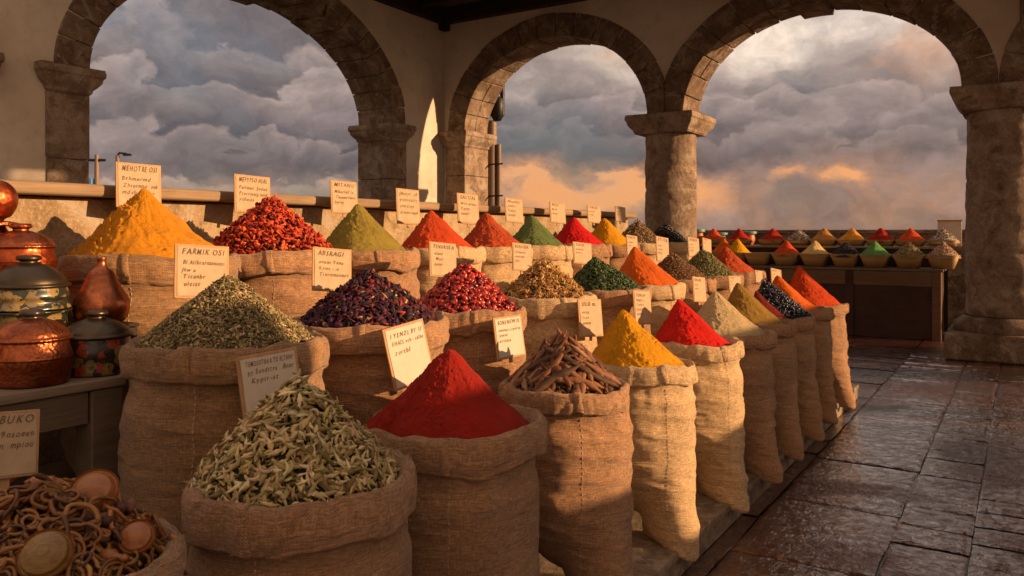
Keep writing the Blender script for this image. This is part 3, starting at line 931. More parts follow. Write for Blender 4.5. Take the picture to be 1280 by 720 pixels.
# ------------------------------------------------------------------ heaps
def heap_shape(Rr, H, seed, irr=.05, lean=(0, 0), sharp=1.0):
    def f(x, y):
        """height over the rim plane at local x, y (lean moves the peak)"""
        rho0 = np.hypot(x, y) / Rr
        w = np.clip(1 - rho0, 0, 1)
        xx = x - lean[0] * w; yy = y - lean[1] * w
        th = np.arctan2(yy, xx)
        c, s_ = np.cos(th), np.sin(th)
        rho = np.hypot(xx, yy) / (Rr * (1 + irr * vnoise(np.stack([c * 1.4, s_ * 1.4, 0 * c + 1], -1), seed)))
        h = H * np.clip(1 - rho, -1, 1) ** 1.0 if sharp == 1.0 else H * np.sign(1 - rho) * np.abs(1 - rho) ** sharp
        tip = H * .985 - .006
        h = np.where(h > tip, tip + (h - tip) * .35, h)
        return h
    return f

def powder_heap(x, y, zr, Rr, H, label, mat, seed, n=1.0, lean=(0, 0), rough=1.0, name='spice_heap'):
    Rr = Rr * 1.01
    nr, nt = int(120 * n), int(230 * n)
    rr = (np.linspace(0.0005, 1.02, nr) ** .92)[:, None] * np.ones(nt) * Rr; th = np.linspace(0, 2 * PI, nt, endpoint=False)[None, :] * np.ones((nr, 1))
    wgt = np.clip(1 - rr / Rr, 0, 1)
    X = rr * np.cos(th) + lean[0] * wgt; Y = rr * np.sin(th) + lean[1] * wgt
    rho = rr / Rr * (1 + .085 * vnoise(np.stack([np.cos(th) * 1.4, np.sin(th) * 1.4, rr * 0], -1), seed) + .03 * vnoise(np.stack([np.cos(th) * 4, np.sin(th) * 4, rr * 4], -1), seed + 8))
    h = H * (1 - rho)
    tip = H - .022; h = np.where(h > tip, tip + (h - tip) * (1 - .6 * np.clip((h - tip) / .022, 0, 1)), h)
    h = np.where(rho > 1, np.maximum(-(rho - 1) * Rr * 4, -.028), h)
    h = h - .020 * H / .25 * np.sin(np.clip(rho, 0, 1) * PI) * .5
    P = np.stack([X, Y, h], -1)
    big = fbm(P * 16, seed + 1, 3)
    clump = fbm(P * 62, seed + 2, 4, .7)
    side = np.clip(.45 - .55 * np.cos(th - .9) + .7 * vnoise(P * 10, seed + 4), .10, 1.25)      # one flank has slid and is cloddy
    run = vnoise(np.stack([np.cos(th) * 11, np.sin(th) * 11, rho * .6], -1), seed + 5)          # runnels straight down the slope
    d = rough * (.0075 * fbm(P * 7, seed + 6, 2) + .0045 * big + .0095 * np.clip(clump, -.35, 1) * side + .0020 * run * np.clip(rho * 3, 0, 1))
    h = h + d * np.clip(rho * 6, .25, 1)
    V = np.stack([X, Y, h], -1)
    me = mesh_np(name, V.reshape(-1, 3), grid_faces(nr, nt, True))
    o = link(name, me, mat, None, (x, y, zr)); tag(o, label, 'spice heap', 'cone heaped spices in the sacks')
    return o

# piece templates: tubes of rings, closed by tiny rings, all quads
def tube_piece(L, r, nseg=6, k=6, bend=0., taper=(0.15, 1, 0.15), flat=1.0, twist=0., seed=0, hook=0.):
    rng = np.random.RandomState(seed)
    t = np.linspace(0, 1, nseg + 1)
    rad = np.interp(t, np.linspace(0, 1, len(taper)), taper) * r
    rad = rad * (1 + .12 * rng.randn(nseg + 1))
    rad[0] = max(rad[0], r * .04) ; rad[-1] = max(rad[-1], r * .04)
    ang_ = bend * (t - .5) + hook * np.sin(t * 7 + seed)
    dx = np.cumsum(np.cos(ang_)) / (nseg + 1) * L; dy_ = np.cumsum(np.sin(ang_)) / (nseg + 1) * L
    dx -= dx.mean(); dy_ -= dy_.mean()
    V = []
    for i in range(nseg + 1):
        a = ang_[i]; tx, ty = math.cos(a), math.sin(a)
        for j in range(k):
            p = 2 * PI * j / k + twist * t[i]
            u, v = rad[i] * math.cos(p), rad[i] * math.sin(p) * flat
            V.append((dx[i] - ty * u, dy_[i] + tx * u, v))
    V = np.array(V); F = grid_faces(nseg + 1, k, True)
    caps = []
    for b, rev in ((0, True), (nseg * k, False)):
        for j in range(1, k - 2 + 1, 2):
            q = [b, b + j, b + j + 1, b + min(j + 2, k - 1)]
            if q[2] == q[3]: q = [b, b + j, b + j + 1, b + j + 1]
            if len(set(q)) == 4: caps.append(q[::-1] if rev else q)
    if caps: F = np.concatenate([F, np.array(caps)])
    return V, F
def flake_piece(L, w, curl=.4, seed=0, th=.0012):
    """a thin curled leaf with thickness"""
    return tube_piece(L, w, 5, 6, bend=curl, taper=(.1, .8, 1, .7, .08), flat=th / w * 2, seed=seed, twist=.8)

def scatter(templates, pos, nrm, rng, cols, tilt=.5, smin=.7, smax=1.25, downhill=None):
    """returns arrays for one merged mesh"""
    n = len(pos); Vs = []; Fs = []; Cs = []; off = 0
    which = rng.randint(0, len(templates), n)
    # frames
    a = rng.randn(n, 3); nn = nrm + tilt * rng.randn(n, 3) * .6; nn /= np.linalg.norm(nn, axis=1, keepdims=True)
    a -= (a * nn).sum(1, keepdims=True) * nn; a /= np.linalg.norm(a, axis=1, keepdims=True)
    b = np.cross(nn, a)
    s = rng.uniform(smin, smax, n)
    for ti, (TV, TF_) in enumerate(templates):
        I = np.where(which == ti)[0]
        if len(I) == 0: continue
        W = (TV[None, :, 0:1] * a[I][:, None, :] + TV[None, :, 1:2] * b[I][:, None, :] + TV[None, :, 2:3] * nn[I][:, None, :]) * s[I][:, None, None] + pos[I][:, None, :]
        m = TV.shape[0]
        Vs.append(W.reshape(-1, 3))
        Fs.append((TF_[None] + (np.arange(len(I)) * m)[:, None, None] + off).reshape(-1, 4)); off += m * len(I)
        Cs.append(np.repeat(cols[I], m, axis=0))
    return np.concatenate(Vs), np.concatenate(Fs), np.concatenate(Cs)

def palette(rng, n, cs, jit=.18, w=None):
    cs = np.array(cs, float); idx = rng.choice(len(cs), n, p=w)
    c = cs[idx] * (1 + jit * rng.randn(n, 1)) * (1 + jit * .3 * rng.randn(n, 3))
    return np.clip(c, .002, .95)

def bits_heap(x, y, zr, Rr, H, label, mat, seed, count, templates, cols, core, lean=(0, 0), tilt=.5, lift=.003, jit=.18, w=None, sharp=.93, name='spice_heap', smin=.7, smax=1.25, bumpy=.006, spread=1.0):
    rng = np.random.RandomState(seed)
    f = heap_shape(Rr, H, seed, .07, lean, sharp)
    rr = Rr * 1.03 * np.sqrt(rng.rand(count)) ** spread; th = rng.rand(count) * 2 * PI
    X = rr * np.cos(th); Y = rr * np.sin(th)
    wgt = np.clip(1 - rr / Rr, 0, 1)
    X = X + lean[0] * wgt; Y = Y + lean[1] * wgt
    X0 = rr * np.cos(th); Y0 = rr * np.sin(th)
    prof = lambda a, b: H * np.sign(1 - np.hypot(a, b) / Rr) * np.abs(1 - np.hypot(a, b) / Rr) ** sharp + bumpy * fbm(np.stack([a * 14, b * 14, 0 * a], -1), seed, 3)
    Z = prof(X0, Y0) + lift * rng.uniform(-1.2, 1.6, count)
    e = .004
    gx = (prof(X0 + e, Y0) - prof(X0 - e, Y0)) / (2 * e); gy = (prof(X0, Y0 + e) - prof(X0, Y0 - e)) / (2 * e)
    N = np.stack([-np.clip(gx, -1.5, 1.5), -np.clip(gy, -1.5, 1.5), np.ones(count)], -1); N /= np.linalg.norm(N, axis=1, keepdims=True)
    pos = np.stack([X, Y, Z], -1)
    V, F, C = scatter(templates, pos, N, rng, palette(rng, count, cols, jit, w), tilt, smin, smax)
    # solid core under the loose pieces
    nr, nt = 26, 60
    r2 = np.linspace(.001, 1.08, nr)[:, None] * np.ones(nt) * Rr; t2 = np.linspace(0, 2 * PI, nt, endpoint=False)[None] * np.ones((nr, 1))
    xx, yy = r2 * np.cos(t2), r2 * np.sin(t2); w2 = np.clip(1 - r2 / Rr, 0, 1)
    hz = prof(xx, yy) - lift * 1.5 - .002
    CV = np.stack([xx + lean[0] * w2, yy + lean[1] * w2, hz], -1).reshape(-1, 3)
    CF = grid_faces(nr, nt, True) + len(V)
    V = np.concatenate([V, CV]); F = np.concatenate([F, CF]); C = np.concatenate([C, np.tile(np.array(core, float), (len(CV), 1))])
    me = mesh_np(name, V, F, True, None, C)
    o = link(name, me, mat, None, (x, y, zr)); tag(o, label, 'spice heap', 'cone heaped spices in the sacks')
    return o

T_fennel = [tube_piece(.052, .0066, 8, 6, b, (.12, .7, 1, .8, .5, .10), .7, seed=i, hook=.25) for i, b in enumerate((.3, 1.0, -1.5, 2.2, .1))] + [flake_piece(.036, .008, .8, 9, .002)]
T_herb = [flake_piece(.022, .0034, .5, i) for i in range(3)] + [tube_piece(.024, .0011, 3, 4, .5, (.5, 1, .6), seed=5), flake_piece(.011, .004, .9, 7)]
T_chili = [tube_piece(.040, .0088, 5, 6, b, (.3, 1, .7, .9, .25), .40, seed=i, hook=.4) for i, b in enumerate((.4, 1.2, 2.0, -1.4))]
T_hib = [flake_piece(.042, .0115, 1.6, i, .0025) for i in range(3)] + [tube_piece(.026, .0035, 5, 5, 1.8, (.3, 1, .5), .6, seed=3), tube_piece(.036, .004, 5, 6, .3, (.2, 1, .2), seed=8)]
T_pod = [tube_piece(.032, .0105, 5, 7, b, (.25, 1, .8, .95, .2), .7, seed=i) for i, b in enumerate((.2, .6, 1.0))]
T_curl = [tube_piece(.060, .0052, 9, 5, b, (.3, 1, .8, .9, .3), .55, hook=.9, seed=i) for i, b in enumerate((1.5, 2.8, -2.2, 3.6))]
T_leaf = [flake_piece(.030, .0085, 1.0, i, .002) for i in range(3)]
T_seed = [tube_piece(.0125, .0040, 4, 5, .1, (.3, 1, .3), .9, seed=i) for i in range(2)]
T_petal = [flake_piece(.022, .006, 1.3, i, .002) for i in range(3)] + [tube_piece(.018, .004, 4, 5, .6, (.3, 1, .3), seed=4)]
T_berry = [tube_piece(.020, .0085, 6, 7, .25, (.25, .85, 1, .85, .2), .9, seed=i) for i in range(2)]

# colours of the powders
PW = dict(
    turmeric=mat_powder('golden turmeric powder', (.60, .235, .008), .5, (.27, .085, .003)),
    yellow=mat_powder('yellow ochre powder', (.60, .265, .007), .5, (.27, .105, .003)),
    paprika=mat_powder('orange red powder', (.53, .058, .012), .35),
    orange=mat_powder('orange powder', (.62, .115, .012), .35),
    rust=mat_powder('rust red powder', (.42, .062, .018), .35),
    deep=mat_powder('deep red chilli powder', (.31, .014, .006), .35),
    scarlet=mat_powder('scarlet powder', (.56, .014, .009), .35),
    crimson=mat_powder('crimson powder', (.52, .008, .010), .40),
    olive=mat_powder('olive green powder', (.27, .20, .035), .55, (.10, .075, .014)),
    green=mat_powder('grey green powder', (.125, .165, .055), .55, (.04, .065, .018)),
    beige=mat_powder('pale beige powder', (.50, .37, .20), .45),
    brown=mat_powder('olive brown powder', (.27, .155, .030), .35),
    maroon=mat_powder('dark maroon powder', (.17, .018, .014), .5),
)

# ------------------------------------------------------------------ place the rows
def row_pos(px, X): 
    Y, D = on_line(px, X); return Y, D
RIM = {'F': ZF + .84, 'M': ZM + .86, 'B': ZB + .86}
EAR = R_(-12)

# front row: px, R, kind
front = [
    # px, R, heap R, heap H, label
    (44, .262, 'fl', 'brown burlap sack in the bottom left corner holding tangled roots and carved wood', 'sack', 11),
    (378, .300, 'fl', 'wide burlap sack full of pale green pods, nearest in the front row', 'sack', 12),
    (569, .300, 'fl', 'burlap sack of deep red powder beside the sack of green pods', 'sack', 13),
    (700, .268, 'ear', 'burlap sack filled with long brown dried pods', 'sack', 14),
    (795, .258, 'ear', 'sunlit burlap sack heaped with yellow ochre powder', 'sack_sunlit', 15),
    (863, .262, 'ear', 'sunlit burlap sack heaped with scarlet powder', 'sack_sunlit', 16),
    (905, .285, 'ear', 'burlap sack heaped with pale beige powder', 'sack', 17),
    (938, .285, 'ear', 'burlap sack heaped with olive brown powder in the front row', 'sack', 18),
    (966, .285, 'ear', 'burlap sack sharing dark blue berries and dark maroon powder', 'sack', 19),
    (990, .285, 'ear', 'narrow burlap sack of orange powder, second from the far end of the front row', 'sack', 20),
    (1013, .285, 'ear', 'burlap sack of red powder at the far end of the front row', 'sack', 21),
]
FP = []
for i, (px, R, kind, lab, mt, seed) in enumerate(front):
    Y, D = row_pos(px, XF)
    det = 1.15 if i < 4 else (.9 if i < 6 else .62)
    ear = EAR if kind == 'ear' else None
    H = .84 + (.01 if i % 2 else -.004)
    x = XF
    if i == 1: H = .83
    if kind == 'ear': x = XF + .03
    make_sack(x, Y, ZF, R * (.94 if i else 1), H, lab, M[mt], seed, ear, .35 if i < 3 else 1.15, .115 if i < 3 else .085, det, seam=R_(-78 + 9 * i), wave=.009)
    FP.append((x, Y, D, R))

middle = [
    (287, .315, 'tall brown burlap sack of dried green herb beside the table of pots', 'sack_dark', 31),
    (463, .310, 'burlap sack of dark purple petals in the middle row', 'sack', 32),
    (583, .275, 'burlap sack of glossy red pods in the middle row', 'sack', 33),
    (682, .275, 'burlap sack of golden curls in the middle row', 'sack_sunlit', 34),
    (757, .275, 'burlap sack of dark green leaves in the middle row', 'sack', 35),
    (806, .270, 'burlap sack of bright orange powder in the middle row', 'sack_sunlit', 36),
    (848, .270, 'burlap sack of small brown seeds in the middle row', 'sack', 37),
    (886, .270, 'burlap sack of speckled green seeds in the middle row', 'sack', 38),
    (917, .270, 'burlap sack of rust red powder, farthest in the middle row', 'sack', 39),
]
MP = []
for i, (px, R, lab, mt, seed) in enumerate(middle):
    Y, D = row_pos(px, XM)
    make_sack(XM, Y, ZM, R * .96, .86, lab, M[mt], seed, None, .7, .10, .95 if i < 3 else .62, seam=R_(-60 + 7 * i))
    MP.append((XM, Y, D, R))
back = [
    (192, .340, 'burlap sack of golden turmeric behind the copper vase', 'sack_dark', 41),
    (338, .330, 'burlap sack of red orange dried chillies in the back row', 'sack', 42),
    (455, .300, 'burlap sack of olive green powder in the back row', 'sack', 43),
    (546, .285, 'burlap sack of orange red powder in the back row', 'sack_sunlit', 44),
    (614, .280, 'burlap sack of rust coloured powder in the back row', 'sack_sunlit', 45),
    (670, .275, 'burlap sack of grey green powder in the back row', 'sack_sunlit', 46),
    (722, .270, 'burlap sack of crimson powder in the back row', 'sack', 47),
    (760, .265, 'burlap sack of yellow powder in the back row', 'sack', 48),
    (797, .265, 'burlap sack of tan petals in the back row', 'sack_sunlit', 49),
    (832, .265, 'burlap sack of black dried fruit, farthest in the back row', 'sack_sunlit', 50),
]
BP = []
for i, (px, R, lab, mt, seed) in enumerate(back):
    Y, D = row_pos(px, XB)
    make_sack(XB, Y, ZB, R * .96, .86, lab, M[mt], seed, None, .8, .10, .85 if i < 3 else .6, seam=R_(-50 + 9 * i))
    BP.append((XB, Y, D, R))

# heaps -------- front row
def at_f(i): return FP[i][0], FP[i][1], RIM['F'] - .026
def heap_H(py, D, zr): return z_at(py, D) - zr

x, y, z = at_f(1)
bits_heap(x - .02, y, z, .262, .265, 'heap of pale green seed pods in the nearest full sack', M['bits'], 101, 2300, T_fennel,
    [(.46, .33, .14), (.36, .26, .105), (.58, .44, .22), (.22, .155, .06), (.68, .53, .30)], (.05, .038, .015), tilt=.75, lift=.010, jit=.16, sharp=.90)
x, y, z = at_f(2)
powder_heap(x - .02, y, z + .005, .270, .265, 'smooth cone of deep red chilli powder in the front row', PW['deep'], 102, 1.5, rough=1.1)
x, y, z = at_f(4)
powder_heap(x - .02, y, z, .252, .285, 'cone of yellow ochre powder between the brown pods and the scarlet cone', PW['yellow'], 104, 1.1, lean=(-.07, -.03), rough=1.35)
x, y, z = at_f(5)
powder_heap(x - .02, y, z, .240, .285, 'cone of bright scarlet powder in the front row', PW['scarlet'], 105, 1.0, lean=(-.07, -.03), rough=1.3)
x, y, z = at_f(6)
powder_heap(x - .03, y, z, .262, .29, 'cone of pale beige powder in the front row', PW['beige'], 106, .8, lean=(-.06, 0))
x, y, z = at_f(7)
powder_heap(x - .04, y, z, .262, .31, 'cone of olive brown powder in the front row', PW['brown'], 107, .7, lean=(-.08, 0))
x, y, z = at_f(8)
bits_heap(x + .0, y + .04, z, .25, .29, 'heap of dark blue berries near the far end of the front row', M['bits_gloss'], 108, 1300, T_berry,
    [(.022, .020, .045), (.045, .045, .085), (.010, .008, .016)], (.008, .007, .01), lean=(-.10, 0), tilt=.8, lift=.006)
powder_heap(x - .03, y - .17, z, .16, .23, 'small dark maroon powder heap leaning on the dark blue berries', PW['maroon'], 109, .6, lean=(-.08, 0))
x, y, z = at_f(9)
powder_heap(x - .05, y, z, .262, .31, 'cone of orange powder near the far end of the front row', PW['orange'], 110, .6, lean=(-.10, 0))
x, y, z = at_f(10)
powder_heap(x - .03, y, z, .262, .37, 'cone of orange red powder at the far end of the front row', PW['paprika'], 111, .6, lean=(-.10, 0))

# long brown pods: each one is its own object, laid on a dark bed
x, y, z = at_f(3)
x0, y0 = x - .02, y
rng = np.random.RandomState(55)
pods = []
for v in range(7):
    V, F = tube_piece(.20 + .05 * rng.rand(), .0135 + .005 * rng.rand(), 14, 8, rng.uniform(-1.0, 1.0), (.15, .7, 1, .85, 1, .75, .25), .8, seed=v + 60, hook=.16)
    b = np.array([(.17, .066, .030), (.25, .110, .052), (.10, .040, .020), (.19, .070, .034), (.30, .17, .095), (.09, .045, .026), (.23, .10, .055)][v])
    C = b * (1 + .25 * vnoise(V * 90, v))[:, None]
    pods.append(mesh_np('dried_pod', V, F, True, None, np.clip(C, 0, 1)))
    pods[-1].materials.append(M['bits_bark'])
for k in range(135):
    th = rng.rand() * 2 * PI; rho = math.sqrt(rng.rand()) * .97
    r = .236 * rho
    H = .225
    pz = H * (1 - rho) ** .95 + rng.uniform(-.012, .014)
    slope = math.atan2(H, .235)
    out = Vector((math.cos(th), math.sin(th), 0))
    d = (out * math.cos(slope) - Vector((0, 0, 1)) * math.sin(slope))
    side = Vector((-math.sin(th), math.cos(th), 0))
    phi = rng.randn() * .85 + (PI if rng.rand() < .5 else 0)
    if rho < .25: phi = rng.randn() * .25; d = Vector((out.x * .5, out.y * .5, -.9)).normalized()
    ax = (d * math.cos(phi) + side * math.sin(phi)).normalized()
    if rho > .8: ax = Vector((ax.x * .7, ax.y * .7, ax.z * .5)).normalized()
    nrm = Vector((out.x * math.sin(slope), out.y * math.sin(slope), math.cos(slope)))
    nrm = (nrm - ax * nrm.dot(ax)).normalized(); bb = nrm.cross(ax)
    r_in = min(r, .180)
    mt = Matrix((ax, bb, nrm)).transposed().to_4x4()
    mt.translation = Vector((x0 + r_in * math.cos(th), y0 + r_in * math.sin(th), z + .012 + pz - (.0 if rho > .3 else .05)))
    o = bpy.data.objects.new('dried_pod', pods[k % 7]); COL.objects.link(o); o.matrix_world = mt @ Matrix.Diagonal((*[rng.uniform(.75, 1.1)] * 3, 1))
    tag(o, 'long wrinkled brown dried pod heaped with others in the fourth sack of the front row', 'dried pod', 'long brown dried pods in the front row sack')
bits_heap(x0, y0, z - .005, .238, .235, 'dark bed of broken bark under the long brown pods', M['bits_bark'], 156, 700, [tube_piece(.05, .006, 5, 6, .3, (.3, 1, .3), seed=2)],
    [(.10, .045, .028), (.16, .07, .04)], (.02, .01, .008), tilt=.5)

# heaps -------- middle row
ZMr = RIM['M'] - .026
def at_m(i): return MP[i][0], MP[i][1]
x, y = at_m(0)
bits_heap(x - .01, y, ZMr, .275, .235, 'heap of dried grey green herb beside the table of pots', M['bits'], 201, 9000, T_herb,
    [(.26, .19, .085), (.19, .14, .055), (.36, .27, .13), (.13, .095, .04), (.46, .34, .17)], (.13, .095, .042), tilt=.8, lift=.004, jit=.2, sharp=.86, bumpy=.008)
o = bits_heap(x + .12, y - .06, ZMr + .012, .045, .03, 'few pale husks lying on the rim side of the dried herb', M['bits'], 202, 14, [tube_piece(.034, .009, 5, 6, .4, (.2, 1, .2), .5, seed=1)],
    [(.46, .33, .18)], (.18, .14, .06), tilt=.5)
x, y = at_m(1)
bits_heap(x - .01, y, ZMr, .272, .215, 'heap of dark purple and red dried petals', M['bits'], 203, 2900, T_hib,
    [(.055, .010, .022), (.025, .010, .022), (.14, .014, .020), (.26, .035, .018), (.40, .26, .14), (.05, .012, .06)], (.012, .004, .006), tilt=1.1, lift=.008, jit=.3, w=[.32, .28, .18, .08, .05, .09], sharp=.80)
x, y = at_m(2)
bits_heap(x - .01, y, ZMr, .245, .225, 'heap of glossy red rosehip pods in the middle row', M['bits_gloss'], 204, 1500, T_pod,
    [(.42, .020, .012), (.30, .012, .010), (.55, .045, .02), (.18, .010, .010)], (.05, .004, .004), tilt=.8, lift=.008, sharp=.86)
x, y = at_m(3)
bits_heap(x - .01, y, ZMr, .245, .225, 'heap of golden tan curled peel', M['bits'], 205, 1700, T_curl,
    [(.50, .28, .085), (.38, .18, .05), (.60, .38, .14), (.28, .12, .04)], (.12, .055, .02), tilt=1.0, lift=.010, sharp=.86)
x, y = at_m(4)
bits_heap(x - .01, y, ZMr, .245, .215, 'heap of dark green dried leaves', M['bits'], 206, 3400, T_leaf,
    [(.035, .060, .018), (.020, .035, .012), (.075, .115, .030), (.11, .15, .05)], (.010, .016, .006), lean=(-.05, -.03), tilt=1.0, lift=.008, w=[.4, .3, .2, .1], sharp=.84)
x, y = at_m(5)
powder_heap(x, y, ZMr, .245, .29, 'tall cone of bright orange powder in the middle row', PW['orange'], 207, .9, rough=1.2, lean=(-.06, -.04))
x, y = at_m(6)
bits_heap(x - .02, y, ZMr, .255, .23, 'heap of small brown seeds in the middle row', M['bits'], 208, 3800, T_seed,
    [(.26, .13, .055), (.36, .20, .09), (.16, .075, .032)], (.10, .05, .02), lean=(-.03, 0), tilt=.8, lift=.004)
x, y = at_m(7)
bits_heap(x - .02, y, ZMr, .255, .245, 'heap of speckled green and yellow seeds in the middle row', M['bits'], 209, 3800, T_seed,
    [(.30, .25, .085), (.16, .15, .045), (.42, .36, .16), (.09, .08, .03)], (.08, .07, .025), lean=(-.04, 0), tilt=.8, lift=.004)
x, y = at_m(8)
powder_heap(x - .02, y, ZMr, .25, .26, 'rust red powder cone farthest in the middle row', PW['rust'], 210, .6, lean=(-.05, 0))

# heaps -------- back row
ZBr = RIM['B'] - .026
def at_b(i): return BP[i][0], BP[i][1]
specs = [('turmeric', .31, .315, 'big golden turmeric cone in front of the leftmost card', 1.15, 1.8),
         None,
         ('olive', .275, .285, 'olive green powder cone in the back row', 1.0, 1.4),
         ('paprika', .262, .27, 'orange red powder cone in the back row beside the olive green one', .9, 1.3),
         ('rust', .252, .265, 'rust brown red powder cone in the middle of the back row', .8, 1.3),
         ('green', .25, .262, 'grey green powder cone in the back row', .8, 1.3),
         ('crimson', .245, .26, 'crimson powder cone in the back row', .7, 1.3),
         ('yellow', .24, .26, 'yellow powder cone towards the far end of the back row', .6, 1.3)]
for i, s in enumerate(specs):
    if s is None: continue
    x, y = at_b(i)
    powder_heap(x, y, ZBr, s[1], s[2], s[3], PW[s[0]], 300 + i, s[4], rough=s[5], lean=(-.02, -.03))
x, y = at_b(1)
bits_heap(x, y, ZBr, .30, .285, 'heap of red orange dried chillies in the back row', M['bits'], 320, 2300, T_chili,
    [(.52, .055, .016), (.40, .025, .012), (.62, .11, .025), (.24, .015, .010)], (.06, .008, .005), tilt=1.3, lift=.014, sharp=.86)
x, y = at_b(8)
bits_heap(x, y, ZBr, .24, .25, 'heap of tan dried petals at the far end of the back row', M['bits'], 321, 1500, T_petal,
    [(.42, .26, .12), (.30, .16, .07), (.52, .38, .2), (.16, .09, .04)], (.10, .06, .03), tilt=1.0, lift=.008)
x, y = at_b(9)
bits_heap(x, y, ZBr, .24, .22, 'heap of glossy black dried fruit in front of the slim column', M['bits_gloss'], 322, 1200, T_berry,
    [(.020, .010, .016), (.035, .014, .026), (.010, .006, .009)], (.006, .004, .005), tilt=.8, lift=.006)

# ------------------------------------------------------------------ cards
def lettering(lines, w, h, parent, scale=.9):
    """hand lettered lines turned into one mesh"""
    V = []; F = []
    rnd = random.Random(len(lines) * 7 + int(w * 1e4))
    y = h * .5 - h * .20
    for li, (txt, size, x0) in enumerate(lines):
        nl = len(V)
        cx = -w * .5 + w * .10 + x0 * w
        for ch in txt:
            if ch == ' ':
                cx += size * h * .33; continue
            cu = bpy.data.curves.new('t', 'FONT'); cu.body = ch; cu.size = size * h; cu.resolution_u = 2; cu.offset = size * h * .002; cu.shear = .25
            to = bpy.data.objects.new('t', cu)
            me = bpy.data.meshes.new_from_object(to)
            n0 = len(V); mxx = 0
            sh = rnd.uniform(-.06, .12); up = rnd.uniform(-.03, .03) * size * h; sx = rnd.uniform(.86, 1.1) * .92
            for v in me.vertices:
                mxx = max(mxx, v.co.x)
                V.append((cx + v.co.x * sx + v.co.y * sh, y + v.co.y * rnd.uniform(.97, 1.03) + up))
            for p in me.polygons: F.append(tuple(i + n0 for i in p.vertices))
            cx += mxx * sx + size * h * .07
            bpy.data.meshes.remove(me); bpy.data.objects.remove(to); bpy.data.curves.remove(cu)
        x_beg = -w * .5 + w * .10 + x0 * w
        if cx > w * .44:
            k_ = (w * .44 - x_beg) / (cx - x_beg)
            V[nl:] = [(x_beg + (a - x_beg) * k_, b) for a, b in V[nl:]]
        y -= size * h * 1.20
        if y < -h * .45: break
    me = bpy.data.meshes.new('lettering')
    me.from_pydata([(a, -.0078, b) for a, b in V], [], F); me.update()
    return link('lettering', me, M['ink'], parent)

def card(px0, py0, px1, py1, X, lines, label, roll=-3, lean=8, rz=-14, paper='paper', fw=None, stake=.02, ext=.09):
    """a hand written card on a thin board; the corners are read off the photo, the distance comes from its row"""
    pxc = (px0 + px1) / 2; Y, D = on_line(pxc, X)
    a = R_(90 + rz)                     # the card faces +X turned a little to the camera
    n = Vector((math.cos(R_(rz)), math.sin(R_(rz)), 0))
    view = Vector((X, Y, 0)).normalized()
    fore = abs(n.dot(view))
    w = (px1 - px0) / 1000 * D / max(fore, .3); h = (py1 - py0) / 1000 * D
    w = min(w * .95, .19)
    zc = z_at((py0 + py1) / 2, D)
    h0 = h; h = h * (1 + ext); zc -= (h - h0) / 2
    root = empty('price_card', (X, Y, zc)); root.rotation_euler = (0, 0, 0)
    tag(root, label, 'card', 'handwritten cards standing in the sacks')
    rot = Matrix.Rotation(R_(90 + rz), 4, 'Z') @ Matrix.Rotation(R_(-lean), 4, 'X') @ Matrix.Rotation(R_(roll), 4, 'Y')
    root.matrix_world = Matrix.Translation((X, Y, zc)) @ rot
    fr = .05 * w
    o = MB().box(-w / 2, w / 2, -.003, .004, -h / 2, h / 2).build('backing_board', M['frame'], root, bevel=.0015)
    # paper, very slightly cockled
    nx, nz = 14, 12
    A, B = np.meshgrid(np.linspace(-1, 1, nx), np.linspace(-1, 1, nz), indexing='ij')
    sd_ = int(px0)
    X_ = A * (w / 2 - fr) * (1 + .012 * vnoise(np.stack([A * 2, B * 3, 0 * A], -1), sd_)); Z_ = B * (h / 2 - fr) * (1 + .012 * vnoise(np.stack([A * 3, B * 2, 0 * A + 3], -1), sd_))
    Y_ = -.0046 + .0009 * vnoise(np.stack([A * 1.6, B * 1.6, 0 * A], -1), sd_)
    me = mesh_np('paper', np.stack([X_, Y_, Z_], -1).reshape(-1, 3), grid_faces(nx, nz))
    link('paper', me, M[paper], root)
    lo = lettering(lines, w * .94, h0, root)
    for v in lo.data.vertices: v.co.y += .0016; v.co.z += (h - h0) / 2
    MB().box(-.009, .009, .0045, .0105, -h / 2 - stake, h / 2 - .01).build('stake', M['frame'], root, bevel=.001)
    return root

C = card
C(143, 204, 204, 256, XB - .27, [('MEHOTRE OSI', .19, 0), ('Bthmermd', .14, 0), ('Zhvernno  mb', .14, .03), ('mdshed.aso', .14, .0)], 'card behind the golden turmeric cone, leftmost along the ledge', 2)
C(292, 219, 339, 263, XB - .25, [('MEFYPSO HLRL', .18, 0), ('Patlmut  Jodud', .14, 0), ('Pcortiunig anid', .14, 0), ('ytbeoa', .14, 0)], 'card behind the red orange chillies', 3)
C(413, 226, 447, 264, XB - .24, [('MITANU', .18, 0), ('Mbarlul is', .15, 0), ('Themorlmot', .14, .05), ('Jorey', .14, 0)], 'card behind the olive green cone', 2)
C(495, 236, 525, 277, XB - .22, [('Jmosyr  aB', .16, 0), ('yosioultt', .16, 0), ('smitley', .16, 0), ('armntrmol', .14, 0)], 'card between the olive green and orange red cones of the back row', 3)
C(571, 242, 599, 277, XB - .20, [('SACIJAL', .18, 0), ('Wrt urans', .15, 0), ('Yayot.', .15, 0), ('oamlt', .15, 0)], 'card behind the rust brown cone, in front of the square pier', 3)
C(631, 248, 654, 276, XB - .20, [('Akuamtis', .17, 0), ('yaultr', .17, 0), ('Toary', .17, 0), ('nomidi', .15, 0)], 'card behind the grey green cone', 4)
C(687, 253, 707, 277, XB - .20, [('NELS', .20, 0), ('Mosl', .17, 0), ('lhaot', .16, 0)], 'card behind the crimson cone', 4)
C(734, 257, 751, 277, XB - .20, [('TONOB', .20, 0), ('yursls', .17, 0), ('ruelt', .16, 0)], 'card behind the yellow cone of the back row', 5)
